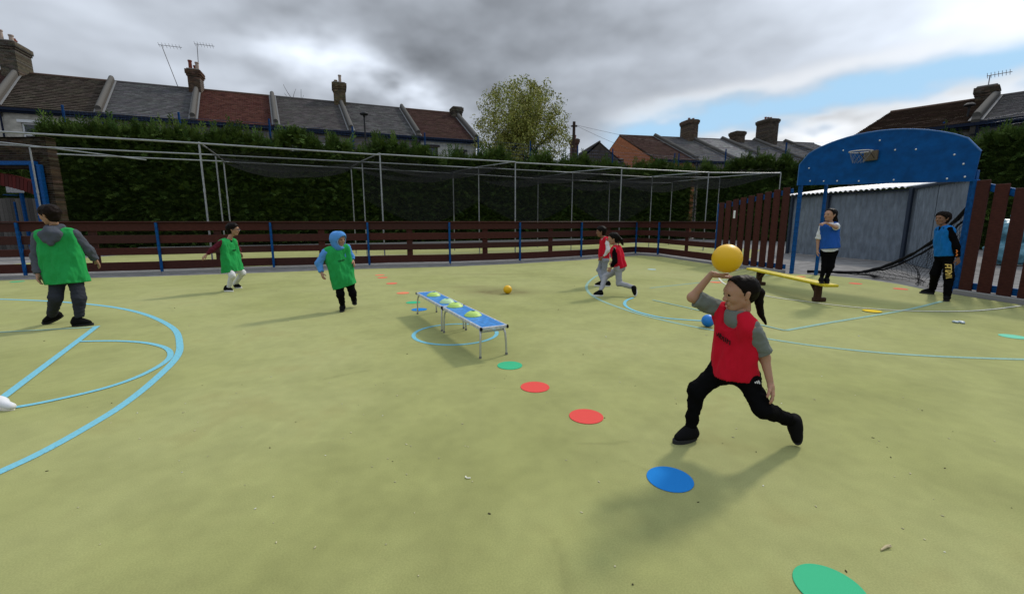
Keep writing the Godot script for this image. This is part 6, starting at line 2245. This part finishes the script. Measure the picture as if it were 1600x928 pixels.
func make_people() -> void:
	var olive := skin("olive", 0.44, 0.25, 0.165)
	var tan := skin("tan", 0.40, 0.225, 0.15)
	var brown := skin("brown", 0.26, 0.135, 0.085)
	var green := fabric("bib_green", 0.026, 0.34, 0.085, 0.35)
	var red := fabric("bib_red", 0.56, 0.012, 0.030, 0.4)
	var blue := fabric("bib_blue", 0.022, 0.098, 0.40, 0.4)
	var cyan := fabric("bib_bright_blue", 0.012, 0.16, 0.48, 0.4)
	var black := fabric("black", 0.0055, 0.0055, 0.006, 0.0)
	var charcoal := fabric("charcoal", 0.036, 0.040, 0.050, 0.15)
	var slate := fabric("slate", 0.085, 0.095, 0.118, 0.35)
	var grey := fabric("grey_marl", 0.36, 0.365, 0.39, 0.3)
	var sage := fabric("sage_grey", 0.165, 0.185, 0.168, 0.3)
	var white := fabric("white", 0.72, 0.73, 0.75, 0.2)
	var sky_blue := fabric("fleece_blue", 0.095, 0.29, 0.66, 0.5)
	var maroon := fabric("maroon", 0.10, 0.016, 0.026, 0.3)
	var shoe := mat("shoe_black", 0.009, 0.009, 0.0095, 0.8, "cloth", Vector3.ONE * 8.0)
	var sole := mat("sole_black", 0.028, 0.028, 0.029, 0.7)
	var sole_white := mat("sole_white", 0.68, 0.68, 0.68, 0.6)
	var scribble := [[[-0.9, 0.25], [-0.75, -0.25], [-0.55, 0.2], [-0.45, -0.2]], [[-0.3, 0.3], [-0.3, -0.25], [-0.05, -0.2], [0.0, 0.1], [-0.2, 0.15]], [[0.15, 0.2], [0.2, -0.25], [0.4, -0.2], [0.42, 0.25]], [[0.6, -0.25], [0.62, 0.2], [0.75, 0.05], [0.88, 0.2], [0.92, -0.25]]]

	var a := figure("child in red bib and grey shirt lunging to throw the yellow ball", JOINTS.thrower, {"S": 0.92, "chest": 0.80, "hs": 0.95, "cell": 0.0085, "head_cell": 0.0038, "hand_cell": 0.003, "skin": olive, "face": Vector3(-0.99, -0.12, -0.02), "crown": Vector3(0.28, 0.95, 0.0), "trousers": black, "shirt": sage, "sleeve": 0.88, "sleeve_fat": 1.08, "strap": 0.74, "nape": -0.02, "bib": red, "hem": 0.03, "flare": 1.0, "neckline": 0.030, "neck_r": 0.062, "bib_crease": 0.95, "shoe": shoe, "sole": sole, "laces": true, "hair": "tail", "hair_thick": 0.0045, "hairline": -0.006, "hair_rough": 0.0025, "hair_freq": 30.0, "tail": [[Vector3(0, 0.012, -0.088), Vector3(0, -0.012, -0.108), 0.022, 0.027], [Vector3(0, -0.012, -0.108), Vector3(0.005, -0.07, -0.105), 0.026, 0.021], [Vector3(0.005, -0.07, -0.105), Vector3(0.01, -0.14, -0.115), 0.023, 0.018], [Vector3(0.01, -0.14, -0.115), Vector3(0.01, -0.21, -0.145), 0.018, 0.006]], "fingerR": Vector3(0.93, -0.22, 0.10), "palmR": Vector3(0.35, 0.93, 0.05), "curlR": 0.16, "curlL": 0.30, "print": scribble, "print_size": 0.055, "print_x": 0.012})
	var ja: Dictionary = a.get_meta("joints")
	# three slanted bars of the small white badge on the trouser thigh
	var mb := MB.new()
	for k in 3:
		var p: Vector3 = ja.hipL.lerp(ja.knL, 0.06) + Vector3(0.010 + 0.010 * k, -0.004 - 0.002 * k, 0.079)
		mb.box(Transform3D(Basis(Vector3(0, 0, 1), 0.5), p + Vector3(0, 0.003 * k, 0)), Vector3(0.007, 0.008 + 0.006 * k, 0.003))
	var badge := part("badge", mb.mesh(), white, a)
	badge.set_meta("label", "small white badge of three slanted bars")
	figure("child walking away in an oversized green bib over a slate grey hoodie", JOINTS.leftboy, {"S": 1.14, "hs": 1.06, "cell": 0.012, "skin": tan, "face": Vector3(-0.98, -0.22, 0.05), "trousers": charcoal, "leg": 1.12, "shirt": slate, "sleeve": 1.95, "sleeve_fat": 1.18, "bib": green, "hem": 0.10, "flare": 1.28, "shoe": shoe, "sole": sole, "laces": true, "hair": "short", "hair_thick": 0.013, "hair_rough": 0.006, "collar_hood": true, "hair_mat": hair_mat("hair_brown", 0.017, 0.011, 0.009)})
	figure("child in green bib and white trousers leaning back with an arm out", JOINTS.boy2, {"S": 1.02, "hs": 1.04, "cell": 0.013, "skin": tan, "face": Vector3(0.96, -0.05, -0.25), "trousers": white, "shirt": black, "sleeve_mat": maroon, "sleeve": 1.85, "bib": green, "hem": 0.10, "flare": 1.25, "hem_tilt": Vector3(0.12, 0, 0), "shoe": shoe, "sole": sole_white, "hair": "short", "hair_thick": 0.014, "glasses": true, "print": scribble, "print_size": 0.045})
	figure("child with pale blue hood up running in a green bib", JOINTS.hood, {"S": 0.98, "hs": 0.98, "cell": 0.012, "skin": tan, "face": Vector3(0.93, -0.06, 0.36), "trousers": black, "shirt": sky_blue, "sleeve_mat": sky_blue, "hood_edge": fabric("fleece_pale", 0.24, 0.40, 0.66), "sleeve": 1.95, "sleeve_fat": 1.15, "bib": green, "hem": 0.08, "flare": 1.22, "hem_tilt": Vector3(0.1, 0, 0), "shoe": shoe, "sole": sole, "hair": "hood", "print": scribble, "print_size": 0.05})
	figure("child with dark ponytail in red bib and grey joggers striding", JOINTS.runA, {"S": 0.98, "hs": 0.98, "cell": 0.013, "skin": olive, "face": Vector3(-0.97, -0.15, -0.18), "trousers": grey, "shirt": black, "sleeve": 1.9, "bib": red, "hem": 0.03, "shoe": shoe, "sole": sole_white, "hair": "tail", "hair_thick": 0.009, "hairline": -0.02, "tail": [[Vector3(0, 0.02, -0.085), Vector3(0, -0.05, -0.13), 0.026, 0.034], [Vector3(0, -0.05, -0.13), Vector3(0, -0.13, -0.15), 0.034, 0.018]]})
	figure("child in red bib with long white sleeves running behind the ponytailed child", JOINTS.runB, {"S": 0.97, "hs": 0.98, "cell": 0.014, "skin": brown, "face": Vector3(-0.97, -0.12, -0.15), "trousers": fabric("grey_blue", 0.27, 0.29, 0.34), "shirt": white, "sleeve": 1.9, "bib": red, "hem": 0.02, "shoe": shoe, "sole": sole_white, "hair": "short", "hair_thick": 0.012})
	figure("girl in blue bib standing on the end of the yellow bench", JOINTS.girl, {"S": 0.87, "hs": 0.93, "cell": 0.011, "floor": 0.327, "skin": olive, "face": Vector3(-0.96, 0.10, 0.22), "trousers": black, "leg": 0.85, "crease": 0.5, "shirt": white, "sleeve": 0.9, "sleeve_fat": 1.1, "bib": blue, "hem": -0.03, "shirt_drop": 0.02, "flare": 1.15, "hairline": -0.012, "shoe": shoe, "sole": sole, "fingerL": Vector3(-0.9, -0.25, 0.1), "hair": "tail", "hair_thick": 0.009, "tail": [[Vector3(0, 0.0, -0.085), Vector3(-0.01, -0.08, -0.115), 0.03, 0.036], [Vector3(-0.01, -0.08, -0.115), Vector3(-0.015, -0.25, -0.125), 0.036, 0.022]]})
	var bo := figure("boy in bright blue bib and black tracksuit beside the goal post", JOINTS.boyR, {"S": 1.06, "hs": 1.02, "cell": 0.012, "skin": brown, "face": Vector3(-0.98, 0.03, 0.10), "trousers": black, "leg": 1.2, "shirt": black, "sleeve": 1.9, "sleeve_fat": 1.1, "bib": cyan, "hem": 0.0, "flare": 0.98, "shoe": shoe, "sole": sole, "hair": "short", "hair_thick": 0.014, "hair_rough": 0.012, "hair_freq": 40.0, "hair_mat": hair_mat("hair_dark", 0.014, 0.009, 0.007)})
	var jb: Dictionary = bo.get_meta("joints")
	var leg := SDF.new()
	leg.cap(jb.hipL, jb.knL, 0.071, 0.067, 0.035)
	leg.cap(jb.knL, jb.anL, 0.066, 0.049, 0.03)
	var out := Vector3(-0.72, 0, 0.70)
	var side := out.cross(Vector3.UP)
	var dn: Vector3 = (jb.knL - jb.hipL).normalized()
	var mid: Vector3 = jb.hipL.lerp(jb.knL, 0.62)
	var glyphs := []
	# bold block letters stacked down the thigh
	var shapes := [[[-1, 0.2], [1, 0.2], [1, 1], [-0.2, 1], [-0.2, 0.2]], [[-1, 0], [1, 0], [1, 0.9], [-1, 0.9]], [[-1, 0], [0.2, 0.4], [1, 0], [0.2, 0.9], [-1, 0.9]], [[1, 0], [-1, 0.3], [1, 0.6], [-1, 0.95]]]
	for k in 4:
		var ln := []
		for q in shapes[k]:
			ln.append([q[0] * 0.036, -0.062 * k + 0.095 - q[1] * 0.052])
		glyphs.append(ln)
	strokes(bo, "trouser_print", leg, glyphs, mid, -side, -dn, out, 1.0, 0.0105, mat("print_gold", 0.66, 0.47, 0.13, 0.7), 0.008)
	# orange flashes on the black sleeve
	var arm := SDF.new()
	arm.cap(jb.elL, jb.wrL, 0.050, 0.037, 0.03)
	strokes(bo, "sleeve_print", arm, [[[-0.010, 0.03], [0.004, 0.005], [-0.006, -0.02]], [[0.004, -0.035], [0.010, -0.055], [0.0, -0.07]]], jb.elL.lerp(jb.wrL, 0.45), -side, Vector3.UP, out, 1.0, 0.009, mat("print_orange", 0.75, 0.22, 0.06, 0.8), 0.008)
	for o in get_children():
		if o.has_meta("joints"):
			o.remove_meta("joints")


func _ready() -> void:
	rng.seed = 1234
	set_camera_and_light()
	make_materials()
	make_ground()
	make_fence()
	make_goal()
	make_shed()
	make_cage()
	make_left_wall()
	make_hedges()
	make_mesh_fence()
	make_houses()
	make_trees()
	make_poles()
	make_benches()
	make_discs()
	make_balls()
	make_litter()
	make_people()
